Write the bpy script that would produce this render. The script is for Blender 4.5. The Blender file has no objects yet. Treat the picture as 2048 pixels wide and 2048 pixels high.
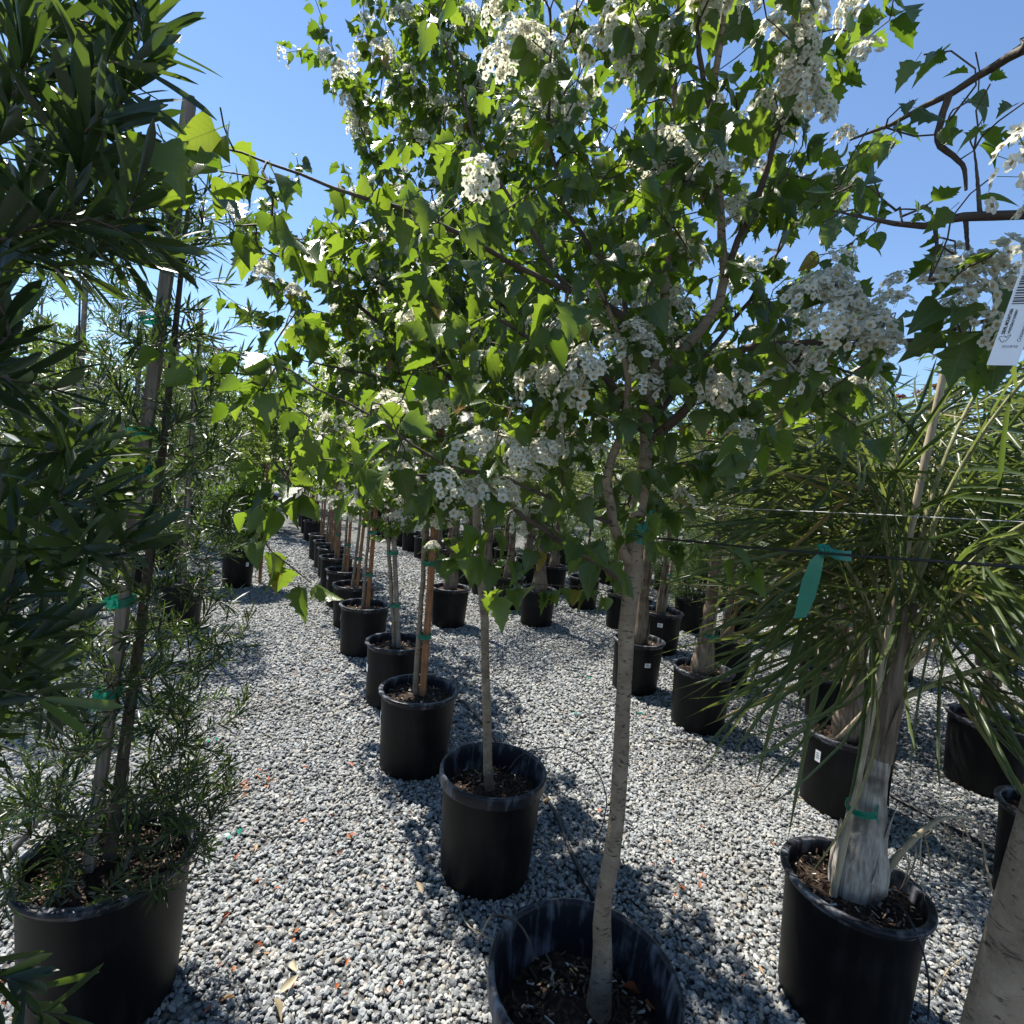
import bpy, math, random
import numpy as np
from mathutils import Vector, Matrix, Quaternion

# ------------------------------------------------------------------ camera, sky, sun, exposure
sc = bpy.context.scene
CAM_H, CAM_F = 1.5665, 1057.67                    # eye height (m), focal length in px of a 2048 px frame
PITCH, ROLL = math.radians(3.036), math.radians(5.331)
camd = bpy.data.cameras.new('camera'); cam = bpy.data.objects.new('camera', camd)
sc.collection.objects.link(cam); sc.camera = cam
camd.sensor_width = 36; camd.lens = 36 * CAM_F / 2048; camd.clip_start = .02; camd.clip_end = 2000
fw = Vector((0, math.cos(PITCH), -math.sin(PITCH))); up0 = Vector((0, math.sin(PITCH), math.cos(PITCH))); r0 = Vector((1, 0, 0))
cr, sr = math.cos(ROLL), math.sin(ROLL)
rt = r0 * cr + up0 * sr; upv = up0 * cr - r0 * sr
cam.matrix_world = Matrix(((rt.x, upv.x, -fw.x, 0), (rt.y, upv.y, -fw.y, 0), (rt.z, upv.z, -fw.z, CAM_H), (0, 0, 0, 1)))

SUN_EL, SUN_AZ = math.radians(60), math.radians(-44)   # azimuth from +Y towards +X
world = bpy.data.worlds.new('World'); sc.world = world; world.use_nodes = True
wn = world.node_tree; wn.nodes.clear()
sky = wn.nodes.new('ShaderNodeTexSky'); sky.sky_type = 'NISHITA'; sky.sun_disc = False
sky.sun_elevation = SUN_EL; sky.sun_rotation = SUN_AZ; sky.air_density = 1.0; sky.dust_density = .0; sky.ozone_density = 4.5
bg = wn.nodes.new('ShaderNodeBackground'); bg.inputs[1].default_value = .084
wo = wn.nodes.new('ShaderNodeOutputWorld')
wn.links.new(sky.outputs[0], bg.inputs[0]); wn.links.new(bg.outputs[0], wo.inputs[0])
sund = bpy.data.lights.new('sun', 'SUN'); sund.energy = 4.8; sund.angle = math.radians(.53); sund.color = (1, .955, .88)
sun = bpy.data.objects.new('sun', sund); sc.collection.objects.link(sun)
to_sun = Vector((math.sin(SUN_AZ) * math.cos(SUN_EL), math.cos(SUN_AZ) * math.cos(SUN_EL), math.sin(SUN_EL)))
sun.rotation_euler = (-to_sun).to_track_quat('-Z', 'Y').to_euler(); sun.location = (-6, 6, 12)
sc.view_settings.view_transform = 'Standard'; sc.view_settings.look = 'None'
sc.view_settings.exposure = 1.28; sc.view_settings.gamma = 1.0; sc.view_settings.use_curve_mapping = False
sc.cycles.max_bounces = 5; sc.cycles.diffuse_bounces = 2; sc.cycles.glossy_bounces = 2; sc.cycles.transmission_bounces = 2; sc.cycles.adaptive_threshold = .02; sc.cycles.use_denoising = True

# ------------------------------------------------------------------ helpers
COL = sc.collection
rng = np.random.default_rng(11)
PI = math.pi

def ray(px, py):
    X, Y = px - 1024, py - 1024
    x = cr * X + sr * Y; u = sr * X - cr * Y
    return np.array([x, CAM_F * math.cos(PITCH) + u * math.sin(PITCH), -CAM_F * math.sin(PITCH) + u * math.cos(PITCH)]) / CAM_F
def at(px, py, Y):
    d = ray(px, py); return np.array([0, 0, CAM_H]) + d * (Y / d[1])
def gnd(px, py, z=0.):
    d = ray(px, py); return np.array([0, 0, CAM_H]) + d * ((z - CAM_H) / d[2])
def project(P):
    P = np.atleast_2d(P); x, y, z = P[:, 0], P[:, 1], P[:, 2] - CAM_H
    d = y * math.cos(PITCH) - z * math.sin(PITCH); u = y * math.sin(PITCH) + z * math.cos(PITCH)
    dd = np.where(d > .05, d, .05)
    X = CAM_F * x / dd; Y = -CAM_F * u / dd
    return 1024 + cr * X - sr * Y, 1024 + sr * X + cr * Y, d
def nrm(v):
    v = np.asarray(v, float); return v / (np.linalg.norm(v, axis=-1, keepdims=True) + 1e-9)

class MB:                                               # collects faces, builds ONE mesh
    def __init__(s): s.V = []; s.F = []; s.T = []; s.L = []; s.n = 0
    def add(s, v, f, mat=0, tint=0., luv=None):
        v = np.asarray(v, float).reshape(-1, 3); f = np.asarray(f, int)
        s.V.append(v); s.F.append((f + s.n, mat)); s.n += len(v)
        s.T.append(np.broadcast_to(np.asarray(tint, float), (len(v),)))
        s.L.append(np.zeros((len(v), 3)) if luv is None else luv)
        return s
    def mesh(s, name, mats, origin=(0, 0, 0), smooth=True):
        me = bpy.data.meshes.new(name)
        V = np.concatenate(s.V) - np.asarray(origin, float)
        me.vertices.add(len(V)); me.vertices.foreach_set('co', V.ravel().astype(np.float32))
        lv = np.concatenate([f.ravel() for f, m in s.F]); lt = np.concatenate([np.full(len(f), f.shape[1]) for f, m in s.F])
        mi = np.concatenate([np.full(len(f), m) for f, m in s.F])
        ls = np.concatenate([[0], np.cumsum(lt)[:-1]])
        me.loops.add(len(lv)); me.loops.foreach_set('vertex_index', lv.astype(np.int32))
        me.polygons.add(len(lt)); me.polygons.foreach_set('loop_start', ls.astype(np.int32)); me.polygons.foreach_set('loop_total', lt.astype(np.int32))
        me.polygons.foreach_set('material_index', mi.astype(np.int32))
        me.polygons.foreach_set('use_smooth', np.full(len(lt), smooth))
        a = me.attributes.new('tint', 'FLOAT', 'POINT'); a.data.foreach_set('value', np.concatenate(s.T).astype(np.float32))
        a = me.attributes.new('luv', 'FLOAT_VECTOR', 'POINT'); a.data.foreach_set('vector', np.concatenate(s.L).ravel().astype(np.float32))
        for m in (mats if isinstance(mats, (list, tuple)) else [mats]): me.materials.append(m)
        me.update(calc_edges=True); me.validate()
        return me
    def build(s, name, mats, parent=None, smooth=True, kind=None):
        return obj(name, s.mesh(name, mats, root_loc(parent), smooth), parent, kind)

def root_loc(p):
    if p is None: return (0, 0, 0)
    while p.parent: p = p.parent
    return tuple(p.location)
def obj(name, me, parent=None, kind=None):
    o = bpy.data.objects.new(name, me); COL.objects.link(o)
    if parent is not None: o.parent = parent
    if kind: o['kind'] = kind
    return o
def tag(o, label, cat, group=None):
    o['label'] = label; o['category'] = cat
    if group: o['group'] = group
    return o
def thing(name, label, cat, loc, group=None):
    o = bpy.data.objects.new(name, None); COL.objects.link(o); o.location = tuple(float(v) for v in loc); o.empty_display_size = .05
    return tag(o, label, cat, group)

def tube(pts, rad, k=8, cap=True):
    P = np.asarray(pts, float); n = len(P); R = np.broadcast_to(np.asarray(rad, float), (n,))
    T = np.zeros_like(P); T[1:-1] = P[2:] - P[:-2]; T[0] = P[1] - P[0]; T[-1] = P[-1] - P[-2]; T = nrm(T)
    a = np.array([1., 0, 0]) if abs(T[0][0]) < .8 else np.array([0., 1, 0])
    U = np.zeros_like(P)
    for i in range(n):
        a = a - T[i] * (a @ T[i]); a = a / (np.linalg.norm(a) + 1e-9); U[i] = a
    W = np.cross(T, U); th = np.arange(k) * 2 * PI / k
    V = P[:, None] + R[:, None, None] * (np.cos(th)[None, :, None] * U[:, None] + np.sin(th)[None, :, None] * W[:, None])
    i = np.arange(n - 1)[:, None]; j = np.arange(k)[None]; j2 = (j + 1) % k
    F = np.stack([i * k + j, i * k + j2, (i + 1) * k + j2, (i + 1) * k + j], -1).reshape(-1, 4)
    return V.reshape(-1, 3), F
def add_tube(mb, pts, rad, k=8, mat=0, tint=0., cap=False):
    v, f = tube(pts, rad, k); n0 = mb.n; mb.add(v, f, mat, tint)
    if cap:
        for e, ring in ((0, range(k)), (1, range(len(v) - k, len(v)))):
            c = np.asarray(pts[-e] if e else pts[0], float); idx = np.array(list(ring))
            vv = np.vstack([v[idx], c]); ff = [[a, (a + 1) % k, k] if e else [(a + 1) % k, a, k] for a in range(k)]
            mb.add(vv, ff, mat, tint)
def lathe(profile, k=40, center=(0, 0, 0), wob=None):
    pr = np.asarray(profile, float); n = len(pr); th = np.arange(k) * 2 * PI / k
    V = np.stack([pr[:, 0][:, None] * np.cos(th), pr[:, 0][:, None] * np.sin(th), np.repeat(pr[:, 1][:, None], k, 1)], -1)
    if wob is not None: V = wob(V, th)
    i = np.arange(n - 1)[:, None]; j = np.arange(k)[None]; j2 = (j + 1) % k
    F = np.stack([i * k + j, i * k + j2, (i + 1) * k + j2, (i + 1) * k + j], -1).reshape(-1, 4)
    return V.reshape(-1, 3) + np.asarray(center, float), F
def boxv(c, sx, sy, sz, R=None):
    v = np.array([[x, y, z] for z in (-.5, .5) for y in (-.5, .5) for x in (-.5, .5)]) * [sx, sy, sz]
    if R is not None: v = v @ np.asarray(R).T
    return v + np.asarray(c, float), np.array([[0, 2, 3, 1], [4, 5, 7, 6], [0, 1, 5, 4], [2, 6, 7, 3], [0, 4, 6, 2], [1, 3, 7, 5]])
def resample(P, step):
    P = np.asarray(P, float); d = np.r_[0, np.cumsum(np.linalg.norm(np.diff(P, axis=0), axis=1))]
    n = max(2, int(d[-1] / step) + 1); t = np.linspace(0, d[-1], n)
    return np.stack([np.interp(t, d, P[:, i]) for i in range(3)], 1), t / d[-1]
def smooth_poly(P, n):
    P = np.asarray(P, float)
    if len(P) < 3: return resample(P, np.linalg.norm(P[-1] - P[0]) / n)[0]
    Q = np.vstack([2 * P[0] - P[1], P, 2 * P[-1] - P[-2]]); out = []
    m = max(2, n // (len(P) - 1))
    for i in range(1, len(Q) - 2):
        for t in np.linspace(0, 1, m, endpoint=False):
            a, b, c, d = Q[i - 1:i + 3]
            out.append(.5 * (2 * b + (c - a) * t + (2 * a - 5 * b + 4 * c - d) * t * t + (3 * b - a - 3 * c + d) * t ** 3))
    out.append(P[-1]); return np.array(out)

# ------------------------------------------------------------------ materials
def new_mat(name):
    m = bpy.data.materials.new(name); m.use_nodes = True; m.node_tree.nodes.clear(); return m
class N:
    def __init__(s, m): s.t = m.node_tree; s.out = s('OutputMaterial')
    def __call__(s, typ, **kw):
        n = s.t.nodes.new('ShaderNode' + typ)
        for k, v in kw.items():
            if hasattr(n, k): setattr(n, k, v)
        return n
    def l(s, a, b): s.t.links.new(a, b)
    def noise(s, scale, detail=3, vec=None, rough=.5, dist=0.):
        n = s('TexNoise'); n.inputs['Scale'].default_value = scale; n.inputs['Detail'].default_value = detail; n.inputs['Roughness'].default_value = rough
        n.inputs['Distortion'].default_value = dist
        if vec is not None: s.l(vec, n.inputs['Vector'])
        return n.outputs['Fac']
    def obj(s, sx=1, sy=1, sz=1, which='Object'):
        c = s('TexCoord'); m = s('Mapping'); m.inputs['Scale'].default_value = (sx, sy, sz); s.l(c.outputs[which], m.inputs['Vector']); return m.outputs[0]
    def ramp(s, fac, stops, interp='LINEAR'):
        r = s('ValToRGB'); r.color_ramp.interpolation = interp
        e = r.color_ramp.elements
        while len(e) < len(stops): e.new(.5)
        for el, (p, c) in zip(e, stops): el.position = p; el.color = (*c, 1) if len(c) == 3 else c
        s.l(fac, r.inputs[0]); return r.outputs[0]
    def mix(s, fac, a, b, blend='MIX'):
        n = s('Mix', data_type='RGBA', blend_type=blend)
        for inp, v in ((n.inputs[0], fac), (n.inputs[6], a), (n.inputs[7], b)):
            if isinstance(v, bpy.types.NodeSocket): s.l(v, inp)
            elif isinstance(v, (int, float)): inp.default_value = v
            else: inp.default_value = (*v, 1)
        return n.outputs[2]
    def math(s, op, a, b=None, clamp=False):
        n = s('Math', operation=op, use_clamp=clamp)
        for i, v in enumerate((a, b)):
            if v is None: continue
            if isinstance(v, bpy.types.NodeSocket): s.l(v, n.inputs[i])
            else: n.inputs[i].default_value = v
        return n.outputs[0]
    def bump(s, h, strength=.3, dist=.01):
        b = s('Bump'); b.inputs['Strength'].default_value = strength; b.inputs['Distance'].default_value = dist; s.l(h, b.inputs['Height']); return b.outputs[0]
    def bsdf(s, col, rough=.6, normal=None, spec=.5, metal=0):
        p = s('BsdfPrincipled'); p.inputs['Specular IOR Level'].default_value = spec; p.inputs['Metallic'].default_value = metal
        for inp, v in ((p.inputs['Base Color'], col), (p.inputs['Roughness'], rough)):
            if isinstance(v, bpy.types.NodeSocket): s.l(v, inp)
            elif isinstance(v, (int, float)): inp.default_value = v
            else: inp.default_value = (*v, 1)
        if normal is not None: s.l(normal, p.inputs['Normal'])
        return p.outputs[0]
    def tint(s):
        a = s('Attribute', attribute_name='tint'); o = s('ObjectInfo')
        return s.math('FRACT', s.math('ADD', a.outputs['Fac'], o.outputs['Random']))
    def end(s, sh): s.l(sh, s.out.inputs[0])

def leaf_mat(name, stops, trans, tf=.4, rough=.38, vein=True, spec=.5, dry=None):
    m = new_mat(name); n = N(m); t = n.tint()
    col = n.ramp(t, stops)
    nz = n.noise(60, 2, n.obj())
    col = n.mix(n.math('MULTIPLY', nz, .35), col, tuple(c * .55 for c in stops[0][1]))
    tcol = n.mix(t, trans[0], trans[1])
    nor = None
    if vein:
        a = n('Attribute', attribute_name='luv'); sep = n('SeparateXYZ'); n.l(a.outputs['Vector'], sep.inputs[0])
        ax = n.math('ABSOLUTE', sep.outputs[0])
        mid = n.math('LESS_THAN', ax, .014)
        sv = n.math('SINE', n.math('MULTIPLY', n.math('SUBTRACT', sep.outputs[1], n.math('MULTIPLY', ax, .9)), 42.))
        side = n.math('MULTIPLY', n.math('GREATER_THAN', sv, .93), n.math('LESS_THAN', ax, .4))
        v = n.math('MAXIMUM', mid, n.math('MULTIPLY', side, .5))
        col = n.mix(n.math('MULTIPLY', v, .5), col, (.17, .22, .08))
        tcol = n.mix(n.math('MULTIPLY', v, .35), tcol, (.05, .12, .01))
        nor = n.bump(n.noise(25, 2, a.outputs['Vector']), .25, .004)
    if dry:
        col = n.mix(n.math('GREATER_THAN', t, dry[0]), col, dry[1])
    p = n.bsdf(col, rough, nor, spec)
    tr = n('BsdfTranslucent')
    n.l(tcol, tr.inputs[0])
    mx = n('MixShader'); mx.inputs[0].default_value = tf; n.l(p, mx.inputs[1]); n.l(tr.outputs[0], mx.inputs[2])
    n.end(mx.outputs[0]); return m

M = {}
M['haw'] = leaf_mat('hawthorn_leaf', [(0, (.026, .048, .014)), (.5, (.040, .074, .017)), (1, (.072, .112, .024))], ((.17, .30, .015), (.31, .44, .03)), .38, .32, dry=(.982, (.22, .10, .025)))
M['haw_far'] = leaf_mat('hawthorn_leaf_far', [(0, (.028, .052, .015)), (.5, (.044, .08, .018)), (1, (.08, .12, .026))], ((.18, .30, .02), (.31, .43, .04)), .38, .40, vein=False)
M['podo'] = leaf_mat('podocarpus_leaf', [(0, (.010, .020, .008)), (.6, (.018, .034, .011)), (.92, (.040, .066, .017)), (1, (.10, .15, .028))], ((.06, .12, .012), (.17, .26, .03)), .25, .40, vein=False)
M['palm'] = leaf_mat('palm_leaflet', [(0, (.026, .045, .014)), (.6, (.048, .072, .02)), (.88, (.085, .11, .036)), (.96, (.26, .20, .08)), (1, (.32, .18, .06))], ((.13, .20, .03), (.28, .34, .06)), .28, .34, vein=False)
M['maple'] = leaf_mat('light_green_leaf', [(0, (.030, .058, .014)), (.6, (.058, .098, .022)), (1, (.13, .16, .042))], ((.18, .30, .025), (.34, .43, .05)), .38, .5, vein=False)
M['red'] = leaf_mat('purple_red_leaf', [(0, (.035, .012, .016)), (.6, (.07, .02, .022)), (1, (.14, .045, .03))], ((.20, .04, .03), (.34, .10, .05)), .35, .5, vein=False)
M['pine'] = leaf_mat('needle_leaf', [(0, (.035, .065, .025)), (1, (.085, .13, .05))], ((.10, .18, .04), (.2, .28, .07)), .3, .5, vein=False)
M['shrub'] = leaf_mat('shrub_leaf', [(0, (.022, .046, .014)), (.7, (.045, .085, .02)), (1, (.10, .17, .03))], ((.12, .25, .02), (.26, .42, .04)), .35, .3, vein=False)
M['dead'] = leaf_mat('dry_leaf', [(0, (.30, .075, .02)), (.4, (.42, .14, .035)), (.7, (.38, .09, .03)), (1, (.5, .33, .16))], ((.4, .1, .03), (.5, .25, .1)), .2, .6, vein=False)
M['straw'] = leaf_mat('straw', [(0, (.28, .22, .13)), (1, (.46, .38, .25))], ((.3, .22, .1), (.4, .3, .16)), .2, .6, vein=False)
M['petal'] = leaf_mat('petal', [(0, (.76, .74, .63)), (1, (.86, .85, .77))], ((.70, .69, .52), (.78, .77, .62)), .45, .6, vein=False, spec=.3)
def flat_mat(name, col, rough=.6, var=.25, scale=40, spec=.4, bump=0.):
    m = new_mat(name); n = N(m); nz = n.noise(scale, 3, n.obj())
    c = n.mix(n.math('MULTIPLY', nz, 1.), tuple(x * (1 - var) for x in col), tuple(min(1, x * (1 + var)) for x in col))
    n.end(n.bsdf(c, rough, n.bump(nz, bump, .003) if bump else None, spec)); return m
M['stamen'] = flat_mat('stamen', (.36, .24, .07)); M['stem'] = flat_mat('green_stem', (.10, .15, .035)); M['sticker'] = flat_mat('paper_label', (.78, .79, .80), .5, .05)
M['print'] = flat_mat('black_print', (.02, .02, .022), .6, .1); M['wire'] = flat_mat('black_cord', (.016, .016, .017), .5, .3, 200)
M['thinwire'] = flat_mat('steel_wire', (.42, .42, .42), .35, .1); M['hose'] = flat_mat('black_hose', (.02, .02, .023), .42, .4, 30)
M['tape'] = leaf_mat('green_tape', [(0, (.0, .17, .11)), (1, (.01, .23, .15))], ((0, .25, .15), (.02, .35, .22)), .3, .35, vein=False)

def bark_mat(name, a, b, dark, sz=8., streak=.55, bumpv=.4):
    m = new_mat(name); n = N(m)
    v1 = n.obj(14, 14, 14); base = n.ramp(n.noise(1.2, 5, v1, .6), [(.3, a), (.7, b)])
    v2 = n.obj(38, 38, 120); st = n.noise(1.2, 4, v2, .6, .6)
    mk = n.ramp(st, [(streak, (0, 0, 0)), (streak + .09, (1, 1, 1))])
    col = n.mix(mk, base, dark)
    fine = n.noise(220, 3, n.obj())
    h = n.math('ADD', n.math('MULTIPLY', mk, -.6), n.math('ADD', fine, n.noise(5, 4, v1)))
    n.end(n.bsdf(col, .75, n.bump(h, bumpv, .004), .3)); return m
M['bark'] = bark_mat('hawthorn_bark', (.155, .112, .076), (.30, .235, .165), (.05, .034, .024), streak=.57, bumpv=.6)
M['bark_root'] = bark_mat('rough_bark', (.12, .085, .06), (.22, .165, .12), (.035, .025, .02), streak=.5, bumpv=.9)
M['twig'] = bark_mat('twig_bark', (.05, .034, .026), (.11, .08, .06), (.025, .018, .014), streak=.6)
M['podobark'] = bark_mat('podocarpus_bark', (.07, .05, .04), (.13, .10, .075), (.03, .02, .016), streak=.55)
def fibre_mat(name, a, b, dark, rz=3.):
    m = new_mat(name); n = N(m)
    v = n.obj(90, 90, rz); f = n.noise(1., 5, v, .6); g = n.noise(9, 4, n.obj())
    col = n.ramp(f, [(.36, a), (.62, b)]); col = n.mix(n.ramp(g, [(.5, (0, 0, 0)), (.68, (1, 1, 1))]), col, dark)
    n.end(n.bsdf(col, .7, n.bump(n.math('ADD', f, g), .6, .006), .3)); return m
M['palmtrunk'] = fibre_mat('palm_trunk_fibre', (.10, .07, .048), (.22, .17, .125), (.045, .03, .022))
M['palmbase'] = fibre_mat('palm_base_sheath', (.20, .16, .125), (.42, .375, .315), (.055, .04, .03), 2.)
M['rachis'] = fibre_mat('palm_rachis', (.17, .18, .07), (.30, .29, .14), (.12, .12, .05), 6.)
M['bamboo'] = fibre_mat('bamboo', (.26, .205, .13), (.42, .35, .245), (.16, .12, .08), 4.)
M['wood'] = fibre_mat('redwood_stake', (.20, .085, .035), (.34, .16, .07), (.10, .045, .022), 4.)
M['greywood'] = fibre_mat('weathered_stake', (.15, .12, .095), (.28, .235, .19), (.12, .09, .07), 4.)
def plastic_mat(name, base, dust_sheen, amt, rough):  # second colour: dust on pot bodies, dust plus painted highlights on rims
    m = new_mat(name); n = N(m)
    s1 = n.noise(1., 4, n.obj(30, 30, 4), .65); s2 = n.noise(7, 4, n.obj()); s3 = n.noise(240, 2, n.obj())
    k = n.math('MULTIPLY', n.ramp(n.math('MULTIPLY', s1, s2), [(.24, (0, 0, 0)), (.46, (1, 1, 1))]), amt)
    col = n.mix(k, base, dust_sheen); ro = n.math('ADD', n.math('MULTIPLY', k, .4), rough)
    n.end(n.bsdf(col, ro, n.bump(n.math('ADD', n.math('MULTIPLY', s3, .4), s2), .12, .003), .2)); return m
M['pot'] = plastic_mat('pot_plastic', (.0032, .0032, .0035), (.045, .042, .040), .25, .46)
M['potrim'] = plastic_mat('pot_rim_plastic', (.016, .016, .020), (.30, .31, .34), .8, .32)  # pale bluish blotches put sky and sun highlights into the rim colour
def soil_mat():
    m = new_mat('potting_soil'); n = N(m)
    a = n.noise(60, 5, n.obj(), .7); b = n.noise(14, 3, n.obj())
    c = n.ramp(a, [(.35, (.012, .008, .006)), (.52, (.05, .032, .022)), (.68, (.14, .095, .065)), (.8, (.34, .28, .22))])
    c = n.mix(n.math('MULTIPLY', b, .5), c, (.03, .018, .012))
    n.end(n.bsdf(c, .9, n.bump(a, 1., .02), .2)); return m
M['soil'] = soil_mat()
def chip_mat():
    m = new_mat('bark_chip'); n = N(m)
    c = n.ramp(n.tint(), [(0, (.03, .02, .014)), (.45, (.075, .05, .034)), (.75, (.17, .125, .09)), (.93, (.34, .27, .2)), (1, (.62, .6, .56))])
    n.end(n.bsdf(c, .8, None, .2)); return m
M['chip'] = chip_mat()
def stone_mat():
    m = new_mat('crushed_stone'); n = N(m); o = n('ObjectInfo')
    c = n.ramp(o.outputs['Random'], [(0, (.11, .118, .122)), (.2, (.18, .19, .195)), (.42, (.25, .265, .268)), (.62, (.315, .33, .328)), (.78, (.38, .385, .37)), (.88, (.30, .27, .215)), (.95, (.47, .465, .44)), (1, (.20, .16, .12))])
    nz = n.noise(130, 4, n.obj(), .6)
    c = n.mix(n.math('MULTIPLY', nz, .55), c, n.mix(.5, c, (.10, .10, .10)))
    pz = n.noise(1.1, 4, o.outputs['Location'], .6); c = n.mix(n.ramp(pz, [(.50, (0, 0, 0)), (.72, (.5, .5, .5))]), c, (.13, .115, .09))
    p2 = n.noise(.45, 2, o.outputs['Location']); c = n.mix(n.ramp(p2, [(.55, (0, 0, 0)), (.75, (.3, .3, .3))]), c, (.45, .45, .42))
    n.end(n.bsdf(c, .75, n.bump(nz, .35, .003), .35)); return m
M['stone'] = stone_mat()
def ground_mat():
    m = new_mat('gravel_ground'); n = N(m); tc = n('TexCoord')
    v = n('TexVoronoi'); v.inputs['Scale'].default_value = 42; n.l(tc.outputs['Object'], v.inputs['Vector'])
    sepc = n('SeparateColor'); n.l(v.outputs['Color'], sepc.inputs[0])
    c = n.ramp(sepc.outputs[0], [(0, (.07, .075, .08)), (.3, (.16, .17, .175)), (.6, (.27, .28, .28)), (.85, (.36, .36, .34)), (1, (.24, .20, .15))])
    edge = n.ramp(v.outputs['Distance'], [(.25, (1, 1, 1)), (.75, (.12, .12, .12))])
    c = n.mix(1., c, edge, 'MULTIPLY')
    big = n.noise(.7, 3, tc.outputs['Object']); c = n.mix(n.math('MULTIPLY', big, .25), c, (.15, .14, .12))
    n.end(n.bsdf(c, .85, n.bump(n.math('MULTIPLY', v.outputs['Distance'], -1.), 1., .02), .2)); return m
M['ground'] = ground_mat()

# ------------------------------------------------------------------ ground and gravel
g = MB(); g.add([[-400, -60, 0], [400, -60, 0], [400, 700, 0], [-400, 700, 0]], [[0, 1, 2, 3]])
go = g.build('ground', M['ground']); go['kind'] = 'structure'

def gravel():
    R = np.random.default_rng(5); pts = []
    def zone(y0, y1, dens, s0, s1):
        xm = 1.25 * y1 + .9; n = int(dens * (2 * xm) * (y1 - y0))
        P = np.c_[R.uniform(-xm, xm, n), R.uniform(y0, y1, n)]
        P = P[np.abs(P[:, 0]) < 1.12 * P[:, 1] + .75]
        s = R.uniform(s0, s1, len(P)) * np.where(R.random(len(P)) < .07, 1.35, 1)
        return P, s
    Z = [zone(.35, 3.2, 5400, .0066, .0118), zone(3.2, 6.5, 2600, .0088, .0145), zone(6.5, 11, 800, .013, .021)]
    P = np.vstack([z[0] for z in Z]); s = np.concatenate([z[1] for z in Z]); n = len(P)
    me = bpy.data.meshes.new('gravel_points'); me.vertices.add(n)
    me.vertices.foreach_set('co', np.c_[P, s * .25 + R.uniform(0, .009, n)].ravel().astype(np.float32))
    for nm, dat in (('rot', np.c_[R.normal(0, .45, (n, 2)), R.uniform(0, 2 * PI, n)]),
                    ('scl', np.c_[s * R.uniform(.9, 1.5, n), s * R.uniform(.75, 1.1, n), s * R.uniform(.45, .85, n)])):
        a = me.attributes.new(nm, 'FLOAT_VECTOR', 'POINT'); a.data.foreach_set('vector', dat.ravel().astype(np.float32))
    a = me.attributes.new('pick', 'INT', 'POINT'); a.data.foreach_set('value', R.integers(0, 6, n).astype(np.int32))
    o = obj('gravel', me, kind='stuff'); tag(o, 'grey crushed stone gravel covering the nursery ground', 'gravel')
    ng = bpy.data.node_groups.new('gravel_scatter', 'GeometryNodeTree')
    ng.interface.new_socket('Geometry', in_out='INPUT', socket_type='NodeSocketGeometry')
    ng.interface.new_socket('Geometry', in_out='OUTPUT', socket_type='NodeSocketGeometry')
    nd = ng.nodes; lk = ng.links.new
    gi = nd.new('NodeGroupInput'); gout = nd.new('NodeGroupOutput'); join = nd.new('GeometryNodeJoinGeometry')
    for k in range(6):
        ico = nd.new('GeometryNodeMeshIcoSphere'); ico.inputs['Radius'].default_value = 1.; ico.inputs['Subdivisions'].default_value = 2 if k < 4 else 1
        sp = nd.new('GeometryNodeSetPosition'); nz = nd.new('ShaderNodeTexVoronoi'); nz.inputs['Scale'].default_value = .95
        posn = nd.new('GeometryNodeInputPosition'); add = nd.new('ShaderNodeVectorMath'); add.operation = 'ADD'; add.inputs[1].default_value = (k * 7.3, k * 3.1, k * 1.7)
        lk(posn.outputs[0], add.inputs[0]); lk(add.outputs[0], nz.inputs['Vector'])
        mr = nd.new('ShaderNodeMapRange'); mr.inputs[1].default_value = 0; mr.inputs[2].default_value = .9; mr.inputs[3].default_value = 1.22; mr.inputs[4].default_value = .55
        lk(nz.outputs['Distance'], mr.inputs[0])
        sc_ = nd.new('ShaderNodeVectorMath'); sc_.operation = 'SCALE'; lk(posn.outputs[0], sc_.inputs[0]); lk(mr.outputs[0], sc_.inputs['Scale'])
        lk(ico.outputs[0], sp.inputs['Geometry']); lk(sc_.outputs[0], sp.inputs['Position'])
        sm = nd.new('GeometryNodeSetMaterial'); sm.inputs['Material'].default_value = M['stone']; lk(sp.outputs[0], sm.inputs['Geometry'])
        ss = nd.new('GeometryNodeSetShadeSmooth'); ss.inputs['Shade Smooth'].default_value = False; lk(sm.outputs[0], ss.inputs['Geometry'])
        gti = nd.new('GeometryNodeGeometryToInstance'); lk(ss.outputs[0], gti.inputs[0]); lk(gti.outputs[0], join.inputs[0])
    iop = nd.new('GeometryNodeInstanceOnPoints'); iop.inputs['Pick Instance'].default_value = True
    lk(gi.outputs[0], iop.inputs['Points']); lk(join.outputs[0], iop.inputs['Instance'])
    def attr(nm, typ):
        a = nd.new('GeometryNodeInputNamedAttribute'); a.data_type = typ; a.inputs['Name'].default_value = nm; return a.outputs[0]
    lk(attr('pick', 'INT'), iop.inputs['Instance Index']); lk(attr('scl', 'FLOAT_VECTOR'), iop.inputs['Scale'])
    e2r = nd.new('FunctionNodeEulerToRotation'); lk(attr('rot', 'FLOAT_VECTOR'), e2r.inputs[0]); lk(e2r.outputs[0], iop.inputs['Rotation'])
    lk(iop.outputs[0], gout.inputs[0])
    md = o.modifiers.new('scatter', 'NODES'); md.node_group = ng
gravel()

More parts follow.
